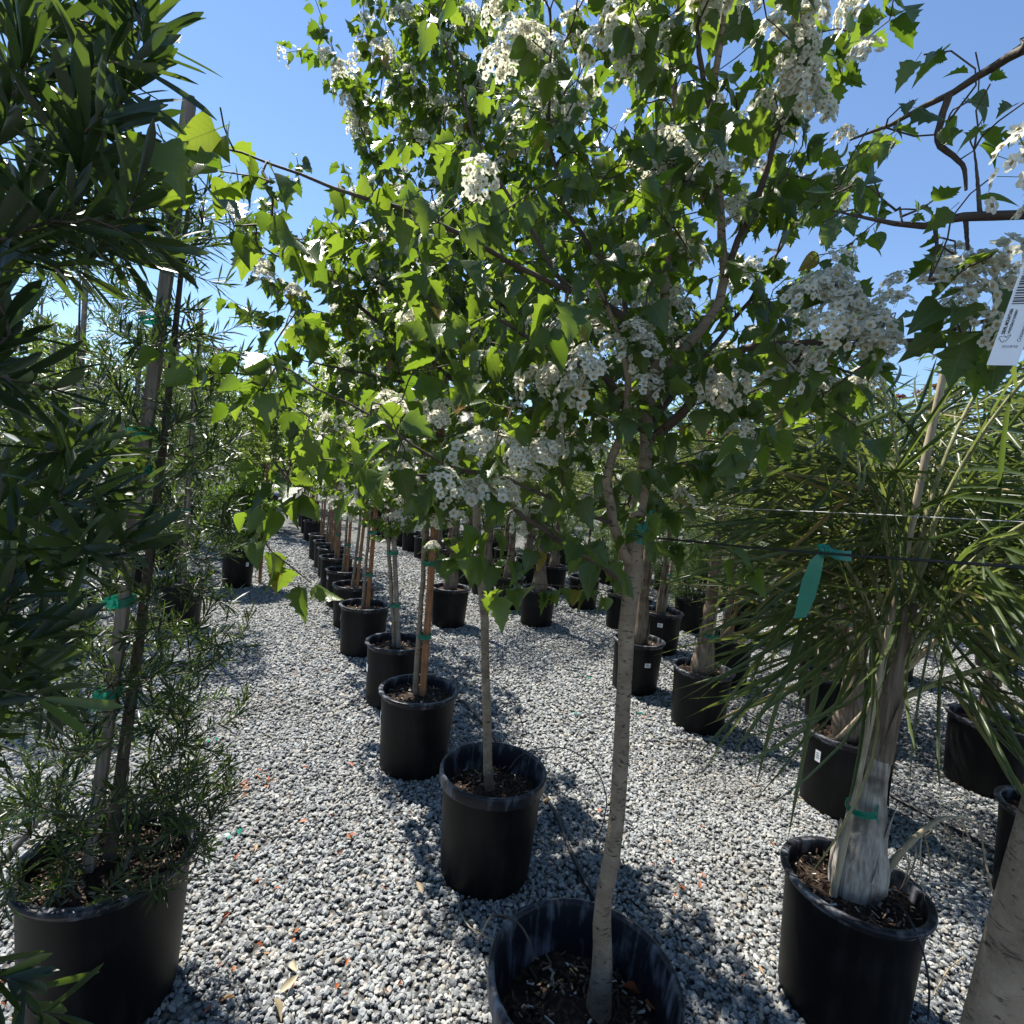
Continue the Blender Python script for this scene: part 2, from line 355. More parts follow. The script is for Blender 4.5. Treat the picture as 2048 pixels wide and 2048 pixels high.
# ------------------------------------------------------------------ leaf / petal templates   (x across, y to the tip, z normal)
def leaf_template(half, mid, fold=.22, droop=.18, curl=.0, petiole=False):
    """half: outline of the right side from the base to the tip; mid: y of the midrib points"""
    mid = np.asarray(mid, float); H = np.asarray(half, float); nm = len(mid)
    V = [(0, y, 0) for y in mid]; luv = [(0, y, 0) for y in mid]; F = []
    for sgn in (1, -1):
        o = len(V)
        for x, y in H: V.append((sgn * x, y, abs(x) * fold)); luv.append((sgn * x, y, 0))
        a, b = 0, 0
        while a < nm - 1 or b < len(H) - 1:
            nextm = mid[a + 1] if a < nm - 1 else 9; nexto = H[b + 1][1] if b < len(H) - 1 else 9
            if a < nm - 1 and (b == len(H) - 1 or nextm <= nexto):
                F.append((a, o + b, a + 1) if sgn > 0 else (a, a + 1, o + b)); a += 1
            else:
                F.append((a, o + b, o + b + 1) if sgn > 0 else (a, o + b + 1, o + b)); b += 1
    V = np.array(V, float); V[:, 2] -= droop * V[:, 1] ** 2 - curl * np.abs(V[:, 0]) ** 2
    if petiole:
        o = len(V); V = np.vstack([V, [(-.014, -.34, .10), (.014, -.34, .10), (.012, .02, 0), (-.012, .02, 0)]]); luv += [(0, 0, 0)] * 4; F += [(o, o + 1, o + 2), (o, o + 2, o + 3)]
    return V, np.array(F), np.array(luv, float)
HAW = [leaf_template([(.02, -.02), (.16, -.03), (.31, .05), (.345, .15), (.47, .24), (.36, .33), (.30, .38), (.385, .50), (.27, .56), (.235, .62), (.26, .71), (.15, .76), (.09, .88), (.0, 1.06)],
                     [0, .3, .55, .8, 1.06], f, d, c, True) for f, d, c in ((.30, .28, .5), (.55, .40, .0), (.12, .12, .9), (.40, -.15, .3))]
HAW.append(leaf_template([(.02, -.02), (.2, -.02), (.34, .07), (.38, .18), (.36, .3), (.33, .42), (.27, .55), (.2, .68), (.12, .82), (.0, 1.0)], [0, .3, .6, .85, 1.0], .3, .3, .4, True))
HAWL = [leaf_template([(.02, 0), (.34, .12), (.42, .3), (.26, .42), (.3, .58), (.0, 1.05)], [0, .45, 1.05], f, .2) for f in (.2, .45)]
SIMPLE = [leaf_template([(.24, .25), (.22, .62)], [0, 1.0], f, .15) for f in (.2, .5)]
FARLEAF = [leaf_template([(.30, .42)], [0, 1.0], f, .15) for f in (.2, .5)]
def strap(nseg, droop, fold, wpow=.7, tipy=1.):
    ys = np.linspace(0, 1, nseg + 1); w = np.sin(np.clip(ys * .93 + .05, 0, 1) * PI) ** wpow * .5 if wpow < .6 else np.interp(ys, [0, .15, .4, .7, .88, .96, 1], [.10, .26, .43, .5, .40, .22, .04]); w[-1] = .02 if wpow < .6 else .06
    V = []; F = []
    for y, ww in zip(ys, w):
        z = -droop * y * y; V += [(-ww, y, z + ww * fold), (0, y, z), (ww, y, z + ww * fold)]
    for i in range(nseg):
        a = 3 * i; F += [(a, a + 1, a + 4, a + 3), (a + 1, a + 2, a + 5, a + 4)]
    V = np.array(V, float); return V, np.array(F), V.copy()
def vscale(t): return t
STRAP = [strap(6, d, .08) for d in (.0, .12, -.12, .25)]
NEEDLE = [strap(3, d, .06) for d in (.0, .15)]
LEAFLET = [strap(6, d, .035, .45) for d in (.12, .35, .65, 1.0)]
LEAFLET_L = [strap(3, d, .03, .45) for d in (.15, .5, .9)]

class Leaves:                                            # placements of templates
    def __init__(s, temps): s.t = temps; s.rows = []
    def add(s, k, pos, D, Nn, sx, sy, sz=None): s.rows.append((k, pos, D, Nn, sx, sy, sx if sz is None else sz))
    def frames(s):
        k = np.array([r[0] for r in s.rows]); P = np.array([r[1] for r in s.rows]); D = nrm(np.array([r[2] for r in s.rows]))
        Nn = np.array([r[3] for r in s.rows]); B = nrm(np.cross(D, Nn)); Nn = np.cross(B, D)
        S = np.array([[r[4], r[5], r[6]] for r in s.rows]); return k, P, D, Nn, B, S
    def emit(s, parent, piece, stuff, mat, n_obj=300, rs=3):
        if not s.rows: return
        R = np.random.default_rng(rs); k, P, D, Nn, B, S = s.frames(); off = np.array(root_loc(parent))
        mid = P + D * S[:, 1:2] * .5
        px, py, dep = project(mid); dist = np.linalg.norm(mid - [0, 0, CAM_H], axis=1)
        inside = (dep > .1) & (px > -20) & (px < 2068) & (py > -20) & (py < 2068)
        score = np.where(inside, S[:, 1] / dist, -1); order = np.argsort(-score)
        pick = order[:n_obj]; pick = pick[score[pick] > 0]; rest = np.setdiff1d(np.arange(len(k)), pick)
        if len(pick):
            mes = {}
            for t in set(k[pick].tolist()):
                v, f, l = s.t[t]; mb = MB(); mb.add(v, f, luv=l); mes[t] = mb.mesh(piece, mat)
            for i in pick:
                o = bpy.data.objects.new(piece, mes[int(k[i])]); COL.objects.link(o); o.parent = parent
                m = np.eye(4); m[:3, 0] = B[i] * S[i, 0]; m[:3, 1] = D[i] * S[i, 1]; m[:3, 2] = Nn[i] * S[i, 2]; m[:3, 3] = P[i] - off
                o.matrix_basis = Matrix(m.tolist())
        if len(rest):
            mb = MB()
            for t in range(len(s.t)):
                q = rest[k[rest] == t]
                if not len(q): continue
                v, f, l = s.t[t]; nv = len(v)
                W = P[q][:, None] + (v[None, :, 0:1] * S[q][:, None, 0:1]) * B[q][:, None] + (v[None, :, 1:2] * S[q][:, None, 1:2]) * D[q][:, None] + (v[None, :, 2:3] * S[q][:, None, 2:3]) * Nn[q][:, None]
                Fa = (f[None] + (np.arange(len(q)) * nv)[:, None, None]).reshape(-1, f.shape[1])
                mb.add(W.reshape(-1, 3), Fa, 0, np.repeat(R.random(len(q)), nv), np.tile(l, (len(q), 1)))
            mb.build(stuff, mat, parent, kind='stuff')

# flower clusters (corymbs) --------------------------------------------------------------
def cluster_mesh(seed, nf=24, lod=0):
    R = np.random.default_rng(seed); mb = MB()
    for q in range(nf):
        a = q * 2.399 + R.uniform(-.3, .3); r = .038 * math.sqrt((q + .5) / nf) * R.uniform(.85, 1.15)
        c = np.array([r * math.cos(a), r * math.sin(a), .030 - r * r * 22 + R.uniform(-.005, .005)])
        nn = nrm(np.array([c[0] * 38, c[1] * 38, 1.]) + R.normal(0, .25, 3)); b = nrm(np.cross(nn, [.3, .8, .1])); d = np.cross(nn, b)
        pr = R.uniform(.0078, .0100); tint = R.random()
        for p in range(5):
            t = p * 2 * PI / 5 + q; u = b * math.cos(t) + d * math.sin(t); w = np.cross(nn, u)
            v = [c + u * .001, c + u * pr * .62 + w * pr * .46 + nn * .0018, c + u * pr + w * pr * .22 + nn * .0026, c + u * pr - w * pr * .22 + nn * .0026, c + u * pr * .62 - w * pr * .46 + nn * .0018]
            mb.add(v, [[0, 1, 2], [0, 2, 3], [0, 3, 4]], 0, (tint + p * .07) % 1)
        if lod == 0:
            ring = [c + (b * math.cos(t) + d * math.sin(t)) * pr * .33 + nn * .0016 for t in np.arange(5) * 2 * PI / 5]
            mb.add(ring + [c + nn * .0036], [[i, (i + 1) % 5, 5] for i in range(5)], 1)
        base = np.array([c[0] * .45, c[1] * .45, c[2] - .018]); w = b * .0004
        if q % 3: continue
        mb.add([base - w, base + w, c + w - nn * .001, c - w - nn * .001], [[0, 1, 2, 3]], 2)
    return mb.mesh('flower_cluster', [M['petal'], M['stamen'], M['stem']], smooth=False)
CLUST = [cluster_mesh(i, n) for i, n in ((1, 34), (2, 26), (3, 40), (4, 18))]
def place_cluster(parent, pos, up, s, R):
    o = bpy.data.objects.new('flower_cluster', CLUST[int(R.integers(0, 4))]); COL.objects.link(o); o.parent = parent
    q = Vector((0, 0, 1)).rotation_difference(Vector(up)) @ Quaternion((0, 0, 1), R.uniform(0, 2 * PI))
    off = root_loc(parent)
    o.matrix_basis = Matrix.Translation(Vector(pos) - Vector(off)) @ q.to_matrix().to_4x4() @ Matrix.Diagonal((s, s * R.uniform(.8, 1.1), s * R.uniform(.8, 1.2), 1))

# ------------------------------------------------------------------ tree growth: limbs given, twigs reach for points in the crown
def grow(limbs, targets, R, step=.05, up=.18, minlen=.05):
    cap = 60000; pos = np.zeros((cap, 3)); par = np.full(cap, -1); n = 0; chains = []
    for P in limbs:
        Q, _ = resample(P, step); first = None
        if n: first = int(np.argmin(np.linalg.norm(pos[:n] - Q[0], axis=1)))
        ids = []
        for i, p in enumerate(Q):
            pos[n] = p; par[n] = n - 1 if i else (first if first is not None else -1); ids.append(n); n += 1
    nl = n
    T = np.asarray(targets, float)
    d0 = np.array([np.min(np.linalg.norm(pos[:nl] - t, axis=1)) for t in T]); T = T[np.argsort(d0)]
    for t in T:
        dv = pos[:n] - t; d = np.linalg.norm(dv, axis=1); cost = d + .7 * np.maximum(0, dv[:, 2] + .03)
        i = int(np.argmin(cost)); L = d[i]
        if L < minlen: continue
        pd = nrm(pos[i] - pos[par[i]]) if par[i] >= 0 else np.array([0, 0, 1.])
        c = pos[i] + pd * L * .3 + np.array([0, 0, up * L]) + R.normal(0, .08 * L, 3)
        m = max(3, int(L / step) + 1); ch = [i]
        prev = i
        for s_ in np.linspace(0, 1, m + 1)[1:]:
            p = (1 - s_) ** 2 * pos[i] + 2 * s_ * (1 - s_) * c + s_ * s_ * t + R.normal(0, .004, 3) * (s_ < 1)
            pos[n] = p; par[n] = prev; prev = n; ch.append(n); n += 1
        chains.append(ch)
        if n > cap - 200: break
    rad = np.full(n, .0); acc = np.zeros(n)
    for i in range(n - 1, -1, -1):
        r = acc[i] ** (1 / 2.4) if acc[i] > 0 else .0012
        rad[i] = max(r, .0012)
        if par[i] >= 0: acc[par[i]] += (rad[i] ** 2.4) * (1.0 if acc[par[i]] == 0 else .8)
    return pos[:n], par[:n], rad, chains, nl
def ell(R, c, r, n, hollow=.0):
    v = nrm(R.normal(0, 1, (n, 3))); s = (hollow + (1 - hollow) * R.random(n)) ** (1 / 2.2)
    return np.asarray(c) + v * s[:, None] * np.asarray(r)

def broadleaf(name, label, cat, base, trunk, limbs, targets, seed, temps, mat, leaf=.045, spacing=.03, flowers=0., npieces=300, group=None,
              barkm='bark', twigm='twig', hang=.75, tside=7, fl_size=1., root=True, leafw=1., start=.2, trunk_tint=0, maxtwig=.012, tuft=2, fl_filter=None, extra_fl=()):
    """trunk: list of (point, radius); limbs: list of [(point, radius)...]"""
    R = np.random.default_rng(seed); t = thing(name, label, cat, base, group)
    TP = smooth_poly([p for p, r in trunk], 26); tr = np.interp(np.linspace(0, 1, len(TP)), np.linspace(0, 1, len(trunk)), [r for p, r in trunk])
    TP = TP + np.c_[R.normal(0, .0018, (len(TP), 2)), np.zeros(len(TP))]
    tr = tr * (1 + R.normal(0, .035, len(tr)))
    mb = MB()
    if root:
        add_tube(mb, TP, tr, max(tside, 6))
        mb.build('trunk', M[barkm], t)
    LP = [TP[len(TP) // 4:]] if root else []
    for L in limbs:
        Q = smooth_poly([p for p, r in L], 16); r = np.interp(np.linspace(0, 1, len(Q)), np.linspace(0, 1, len(L)), [r for p, r in L])
        Q[1:-1] += R.normal(0, .05, (len(Q) - 2, 3)) * np.linalg.norm(Q[1:-1] - Q[:-2], axis=1)[:, None]; m = MB(); add_tube(m, Q, r, 7, cap=True); m.build('limb', M[barkm if r[0] > .0121 else twigm], t); LP.append(Q)
    pos, par, rad, chains, nl = grow(LP, targets, R)
    tw = MB(); lv = Leaves(temps); fl = []
    cx = np.array([base[0], base[1], 0.])
    for ch in chains:
        P = pos[ch]; add_tube(tw, P, np.minimum(rad[ch], maxtwig), 4 if rad[ch[0]] < .006 else 5)
        seg = np.r_[0, np.cumsum(np.linalg.norm(np.diff(P, axis=0), axis=1))]; L = seg[-1]
        s_ = L * start + R.uniform(0, spacing); side = R.uniform(0, 2 * PI)
        while s_ < L + .001:
            p = np.array([np.interp(s_, seg, P[:, i]) for i in range(3)]); side += 2.4 + R.uniform(-.5, .5)
            tg = nrm(P[-1] - P[0])
            for q in range(tuft):
                aa = side + q * 2.1 + R.uniform(-.6, .6)
                out = np.array([math.cos(aa), math.sin(aa), R.uniform(-.3, .4)])
                D = nrm(out * .55 + tg * .35 + np.array([0, 0, -hang]) + R.normal(0, .3, 3))
                Nn = np.array([0, 0, .55]) + out * .6 + R.normal(0, .5, 3)
                sz = leaf * R.uniform(.55, 1.25)
                lv.add(int(R.integers(0, len(temps))), p + out * leaf * .12 + D * leaf * .30, D, Nn, sz * leafw, sz)
            s_ += spacing * R.uniform(.6, 1.4)
        if R.random() < flowers and (fl_filter is None or fl_filter(P[-1])):
            fl.append((P[-1], nrm(np.array([0, 0, .7]) + .5 * (P[-1] - P[0]) / L + np.array(to_sun) * .5 + R.normal(0, .3, 3))))
    tw.build('twigs', M[twigm], t, kind='stuff')
    lv.emit(t, 'leaf', 'foliage', M[mat], npieces, seed)
    R.shuffle(fl); fl = [(np.asarray(p), nrm(np.array([0, -.25, .8]) + R.normal(0, .25, 3))) for p in extra_fl] + fl
    fl2 = []
    for p, u in fl:
        fl2.append((p, u, R.uniform(.85, 1.25)))
        for q in range(int(R.integers(0, 3))): fl2.append((p + R.normal(0, .032, 3), nrm(u + R.normal(0, .35, 3)), R.uniform(.6, 1.05)))
    for p, u, sz in fl2[:300]: place_cluster(t, p, u, fl_size * sz, R)
    return t

# ------------------------------------------------------------------ pots
def pot_meshes():
    k = 44
    b1 = [(0, .004), (.160, .004), (.172, .0), (.178, .006), (.180, .02), (.1935, .33), (.196, .365), (.1965, .386)]
    r1 = [(.1965, .386), (.199, .396), (.209, .402), (.2145, .407), (.2158, .4125), (.2150, .4175), (.2120, .4195), (.2060, .4203), (.1945, .4200), (.1915, .4175), (.190, .40), (.184, .25)]
    b2 = [(0, .004), (.160, .004), (.172, .0), (.178, .006), (.180, .02), (.196, .30), (.1985, .372)]
    r2 = [(.1985, .372), (.209, .370), (.2135, .373), (.2145, .38), (.2155, .408), (.2145, .418), (.209, .4205), (.2025, .4185), (.200, .41), (.192, .36), (.184, .25)]
    out = {}
    for nm, b, r in (('flared', b1, r1), ('banded', b2, r2)):
        m = MB(); m.add(*lathe(b, k)); a = m.mesh('body', M['pot']); m = MB(); m.add(*lathe(r, k)); out[nm] = (a, m.mesh('rim', M['potrim']))
    out['plain'] = out['flared']
    return out
POT = pot_meshes()
def soil_mesh(seed, z, rad=.187):
    R = np.random.default_rng(seed); k = 28; rr = np.linspace(0, 1, 9)
    ph = R.uniform(0, 6, 6)
    def wob(V, th):
        h = .006 * np.sin(V[..., 0] * 40 + ph[0]) + .006 * np.sin(V[..., 1] * 47 + ph[1]) + .004 * np.sin((V[..., 0] + V[..., 1]) * 90 + ph[2])
        r2 = (V[..., 0] ** 2 + V[..., 1] ** 2); V[..., 2] += h + .022 * np.exp(-r2 / .004) ; return V
    m = MB(); m.add(*lathe([(max(r * rad, .0004), z) for r in rr], k, wob=wob)); return m.mesh('soil', M['soil'])
SOIL = {}
def pot(name, label, x, y, kind='flared', s=1., z_soil=.365, seed=0, chips=0, stickers=(), rot=0., group='black nursery pots', tilt=(0, 0), hs=1.):
    o = thing(name, label, 'plant pot', (x, y, .004), group); o.rotation_euler = (tilt[0], tilt[1], rot); o.scale = (s, s, s * hs)
    b, r = POT[kind]; obj('body', b, o); obj('rim', r, o)
    key = (seed % 4, z_soil)
    if key not in SOIL: SOIL[key] = soil_mesh(seed % 4, z_soil)
    so = obj('soil', SOIL[key], o)
    if chips:
        R = np.random.default_rng(seed + 50); m = MB()
        for q in range(chips):
            a = R.uniform(0, 2 * PI); rr = .178 * math.sqrt(R.random()); L = R.uniform(.006, .03); w = R.uniform(.002, .007)
            e = Matrix.Rotation(R.uniform(0, 6.28), 3, 'Z') @ Matrix.Rotation(R.normal(0, .4), 3, 'Y')
            v, f = boxv((rr * math.cos(a), rr * math.sin(a), z_soil + R.uniform(.004, .016)), L, w, R.uniform(.0015, .004), np.array(e)); m.add(v, f, 0, R.random())
        me = m.mesh('bark_mulch', M['chip'], smooth=False); c = obj('bark_mulch', me, o, 'stuff')
    for ang, z, w, h in stickers:
        m = MB(); n = 5; r_ = .180 + (.1945 - .18) * (z / .35) + .0025; v = []
        for j in range(n + 1):
            a = ang + (j / n - .5) * w / r_
            v += [(r_ * math.cos(a), r_ * math.sin(a), z - h / 2), ((r_ + .0006) * math.cos(a), (r_ + .0006) * math.sin(a), z + h / 2)]
        m.add(v, [[2 * j, 2 * j + 2, 2 * j + 3, 2 * j + 1] for j in range(n)]); st = obj('label_sticker', m.mesh('label_sticker', M['sticker']), o)
        m = MB()
        for q in range(3):
            a0, a1 = ang - .3 * w / r_, ang + (.1 + .1 * q) * w / r_; zz = z + h * (.22 - .2 * q); rq = r_ + .0016
            m.add([(rq * math.cos(a0), rq * math.sin(a0), zz), (rq * math.cos(a1), rq * math.sin(a1), zz), (rq * math.cos(a1), rq * math.sin(a1), zz + h * .07), (rq * math.cos(a0), rq * math.sin(a0), zz + h * .07)], [[0, 1, 2, 3]])
        m.build('printing', M['print'], None).parent = st
    return o

def stake(name, label, p0, p1, w, matn, group=None, square=True, nodes=False, ties=(), tie_r=None, cat='stake', tie_dx=-.35):
    p0 = np.asarray(p0, float); p1 = np.asarray(p1, float); o = thing(name, label, cat, p0, group); m = MB()
    if square:
        d = Vector(p1 - p0).to_track_quat('Z', 'Y').to_matrix(); v, f = boxv((0, 0, 0), w, w, np.linalg.norm(p1 - p0), np.array(d)); m.add(v + (p0 + p1) / 2, f)
        m.build('post', M[matn], o, smooth=False)
    else:
        n = 24; P = np.linspace(p0, p1, n); r = np.full(n, w / 2)
        if nodes: r[::5] *= 1.22
        add_tube(m, P, r, 8, cap=True); m.build('cane', M[matn], o)
    for t in ties:                                          # green ties: a loop round the stake and what it holds
        c = p0 + (p1 - p0) * t; R = np.random.default_rng(int(t * 1000)); m = MB(); tr = tie_r or w * 1.1
        a = np.linspace(0, 2 * PI, 17); off = np.array([tr * tie_dx, 0, 0])
        for q in range(2):
            P = np.stack([np.cos(a) * tr * 1.1, np.sin(a) * tr * .9, .006 * np.sin(a + q) + (q - .5) * .008], 1) + c + off
            v = np.empty((34, 3)); v[0::2] = P - [0, 0, .006]; v[1::2] = P + [0, 0, .006]
            m.add(v, [[2 * i, 2 * i + 2, 2 * i + 3, 2 * i + 1] for i in range(16)], 0, R.random())
        for q in range(2):
            e = c + off + np.array([math.cos(4 + q) * tr, math.sin(4 + q) * tr, 0]); dv = np.array([R.normal(0, .01), -.012, R.uniform(-.03, .012)])
            m.add([e - [0, 0, .004], e + [0, 0, .004], e + dv * 1.6 + [0, 0, .003], e + dv * 1.6 - [0, 0, .004]], [[0, 1, 2, 3]], 0, R.random())
        m.build('green_tie', M['tape'], o)
    return o

# ------------------------------------------------------------------ the hawthorn row
ROW = dict(A=(.269, 1.18), B=(.022, 2.072), C=(-.409, 2.798), D=(-.70, 3.57), E=(-1.183, 4.494), F=(-1.50, 5.24), G=(-1.83, 5.97), H=(-2.20, 6.79),
           I=(-2.50, 7.5), J=(-2.79, 8.13), K=(-3.15, 8.85), L=(-4.06, 10.9), P=(-4.6, 12.1), Q=(-5.2, 13.4))
ordw = ['first', 'second', 'third', 'fourth', 'fifth', 'sixth', 'seventh', 'eighth', 'ninth', 'tenth', 'eleventh', 'twelfth', 'thirteenth', 'fourteenth']
for i, (k, (x, y)) in enumerate(ROW.items()):
    lab = {'A': 'widest black pot in the hawthorn row, deep soil level and an orange dead leaf inside',
           'B': 'deep-banded black pot holding the unstaked second hawthorn, dark mulch inside',
           'C': 'flared black pot with sunlit soil below the bright orange-brown square stake'}.get(k, f'black nursery pot, {ordw[i]} along the hawthorn row counted from the widest pot')
    st = {'C': [(PI * 1.08, .27, .05, .06)], 'D': [(PI * 1.13, .25, .07, .05)], 'E': [(PI * 1.08, .3, .05, .05)], 'G': [(PI * 1.2, .33, .06, .035)]}.get(k, [])
    pot('nursery_pot', lab, x, y, 'banded' if k in 'AB' else 'flared', 1.05 if k == 'A' else 1., {'A': .285, 'B': .315}.get(k, .362), i + 1,
        {'A': 520, 'B': 330, 'C': 260, 'D': 180, 'E': 120}.get(k, 0), st, rot=.0, group='pots of the hawthorn row')

# tree A: the one over the widest pot --------------------------------------------------
ZA = 1.18
def W(px, py, Y, r): return (at(px, py, Y), r)
bA = gnd(1196, 2030, .30); bA[2] = .285
trunkA = [(bA, .034), (bA + [0, 0, .05], .031), (at(1204, 1890, bA[1]), .0225), W(1209, 1800, 1.18, .0195), W(1235, 1631, 1.18, .0185), W(1246, 1416, 1.19, .0185), W(1255, 1260, 1.19, .0185),
          W(1266, 1136, 1.2, .021), W(1274, 1043, 1.2, .018), W(1288, 954, 1.2, .017), W(1295, 829, 1.2, .016), W(1305, 740, 1.2, .013), W(1328, 600, 1.22, .011), W(1336, 435, 1.25, .009), W(1345, 280, 1.28, .007), W(1352, 90, 1.3, .005), W(1360, -150, 1.32, .003)]
limbsA = [
    [W(1262, 1128, 1.2, .0125), W(1237, 1083, 1.16, .011), W(1221, 1012, 1.13, .0105), W(1214, 963, 1.12, .010), W(1248, 860, 1.1, .009), W(1257, 808, 1.09, .008), W(1245, 690, 1.05, .005), W(1190, 560, 1.0, .003)],
    [W(1250, 1165, 1.19, .010), W(1205, 1130, 1.15, .0085), W(1168, 1108, 1.12, .0075), W(1090, 1062, 1.05, .006), W(1030, 1020, 1.0, .004)],
    [W(1222, 1045, 1.13, .0045), W(1150, 1022, 1.08, .004), W(1080, 985, 1.02, .0036), W(960, 945, .98, .0032), W(894, 932, .96, .0028), W(760, 845, .94, .0022), W(640, 775, .92, .0018), W(520, 715, .9, .0014), W(400, 690, .9, .001)],
    [W(1290, 862, 1.2, .011), W(1242, 805, 1.15, .009), W(1220, 764, 1.12, .0075), W(1180, 740, 1.08, .006), W(1080, 690, 1.02, .004), W(1000, 640, .98, .003)],
    [W(1304, 750, 1.2, .0115), W(1279, 687, 1.18, .0105), W(1248, 634, 1.16, .009), W(1167, 590, 1.12, .006), W(1115, 556, 1.1, .005), W(1075, 480, 1.1, .004), W(960, 270, 1.1, .003), W(880, 60, 1.1, .002)],
    [W(1248, 634, 1.16, .007), W(1240, 560, 1.18, .006), W(1130, 420, 1.22, .0045), W(1100, 250, 1.25, .004), W(1100, 20, 1.25, .003)],
    [W(1300, 780, 1.2, .0125), W(1400, 655, 1.16, .011), W(1450, 553, 1.14, .0095), W(1436, 400, 1.12, .0085), W(1423, 217, 1.1, .0075), W(1441, 78, 1.08, .006), W(1455, -120, 1.06, .004)],
    [W(1424, 230, 1.1, .006), W(1401, 124, 1.08, .005), W(1385, -60, 1.06, .004)],
    [W(1450, 553, 1.14, .0075), W(1510, 400, 1.1, .0065), W(1560, 250, 1.06, .0055), W(1600, 110, 1.02, .0045), W(1650, -60, 1., .003)],
    [W(1295, 885, 1.2, .012), W(1369, 823, 1.13, .0105), W(1447, 721, 1.06, .009), W(1540, 690, 1.0, .0062), W(1700, 690, .92, .0045), W(1826, 681, .86, .0035), W(1996, 634, .8, .003)],
    [W(1180, 600, 1.12, .006), W(1020, 520, 1.02, .005), W(880, 440, .92, .004), W(740, 395, .86, .003), W(600, 350, .82, .0022), W(480, 305, .80, .0016), W(400, 285, .80, .001)],
    [W(960, 945, .98, .0028), W(840, 950, .95, .0022), W(720, 930, .93, .0018), W(620, 915, .92, .0013), W(550, 925, .92, .001)],
    [W(1296, 860, 1.2, .009), W(1345, 790, 1.25, .008), W(1420, 700, 1.32, .006), W(1500, 600, 1.38, .005), W(1570, 480, 1.42, .003)],
]
R = np.random.default_rng(21)
def poly_targets(P, n, spread):
    Q, _ = resample([p for p, r in P], .03); i = R.integers(len(Q) // 4, len(Q), n); return Q[i] + R.normal(0, 1, (n, 3)) * np.asarray(spread)
tA = np.vstack([ell(R, (.33, 1.28, 2.02), (.46, .42, .50), 260), ell(R, (.26, 1.3, 2.6), (.54, .5, .55), 200), ell(R, (-.0, 1.2, 1.80), (.36, .26, .34), 90)]
               + [poly_targets(limbsA[2], 60, (.05, .05, .055)), poly_targets(limbsA[10], 42, (.045, .05, .05)), poly_targets(limbsA[11], 40, (.05, .05, .05)), poly_targets(limbsA[1], 16, (.1, .07, .08)), poly_targets(limbsA[9], 48, (.09, .08, .09))]
               + [poly_targets(limbsA[k], 20, (.12, .1, .1)) for k in (0, 3, 4, 5, 6, 7, 8, 12)])
exA = [at(x, y, d) for x, y, d in ((800, 975, .98), (850, 830, 1.05), (930, 920, .98), (960, 1000, .99), (1000, 905, 1.0), (1045, 950, 1.02), (1065, 920, 1.04), (905, 985, .97), (960, 890, 1.0), (1290, 715, 1.02), (1395, 770, 1.0), (1420, 800, 1.02),
                                   (1620, 600, .9), (1690, 620, .88), (1740, 670, .86), (1765, 700, .84), (1720, 640, .88), (1650, 590, .92), (1930, 560, .78), (1960, 545, .77), (1900, 540, .8), (1935, 600, .76), 
                                   (1150, 660, 1.1), (1190, 650, 1.1), (1240, 30, 1.05), (1255, 90, 1.06), (1270, 130, 1.07), (1290, 330, 1.1), (1380, 310, 1.1), (1310, 350, 1.1), (1580, 140, 1.0), (1600, 180, 1.0), (1570, 60, 1.0), (1610, 210, 1.0), (1730, 110, .95), (1640, 230, 1.0),
                                   (990, 30, 1.3), (1080, 210, 1.3), (1000, 130, 1.3), (1090, 110, 1.3), (1105, 250, 1.3))]
broadleaf('hawthorn_tree', 'flowering hawthorn with bare grey trunk in the widest pot, black cord tied on', 'tree', bA, trunkA, limbsA, tA, 101, HAW, 'haw',
          leaf=.051, spacing=.034, tuft=2, flowers=.36, npieces=300, group='hawthorn trees in the row', tside=14, extra_fl=exA, start=.25, leafw=1.0, fl_filter=lambda p: not (p[1] < 1.03 and p[0] < -.12))

# tree B: second, without a stake ---------------------------------------------------------
bB = np.array([.02, 2.06, .315])
trunkB = [(bB, .026), W(976, 1540, 2.06, .0185), W(972, 1323, 2.06, .0165), W(963, 1167, 2.06, .016), W(954, 1049, 2.06, .015), W(948, 900, 2.07, .014), W(930, 760, 2.08, .012), W(905, 560, 2.1, .009), W(885, 330, 2.1, .006), W(900, 100, 2.1, .004)]
limbsB = [[W(935, 780, 2.07, .010), W(810, 686, 2.0, .008), W(700, 600, 1.95, .006), W(605, 537, 1.9, .004), W(500, 480, 1.88, .002)],
          [W(925, 720, 2.07, .008), W(1000, 600, 2.1, .006), W(1060, 450, 2.15, .004), W(1090, 250, 2.2, .003)],
          [W(910, 600, 2.1, .007), W(800, 430, 2.1, .005), W(720, 250, 2.1, .004), W(660, 80, 2.1, .002)],
          [W(940, 820, 2.07, .007), W(860, 780, 1.95, .005), W(700, 740, 1.85, .004), W(600, 720, 1.8, .002)],
          [W(945, 880, 2.07, .007), W(1040, 800, 2.2, .005), W(1150, 700, 2.3, .003)]]
tB = np.vstack([ell(R, (-.15, 2.1, 2.25), (.66, .5, .66), 330), ell(R, (-.3, 2.1, 2.95), (.50, .45, .5), 170), ell(R, (-.45, 2.05, 3.15), (.42, .4, .5), 110), ell(R, (-.72, 1.95, 2.3), (.30, .3, .40), 100), ell(R, (.25, 2.2, 2.3), (.6, .4, .6), 120)]
               + [poly_targets(l, 22, (.12, .1, .1)) for l in limbsB])
broadleaf('hawthorn_tree', 'flowering hawthorn with a slim bare trunk and no stake in the deep-banded pot', 'tree', bB, trunkB, limbsB, tB, 102, HAW, 'haw',
          leaf=.048, spacing=.032, tuft=3, flowers=.55, npieces=300, group='hawthorn trees in the row', tside=10, start=.25)

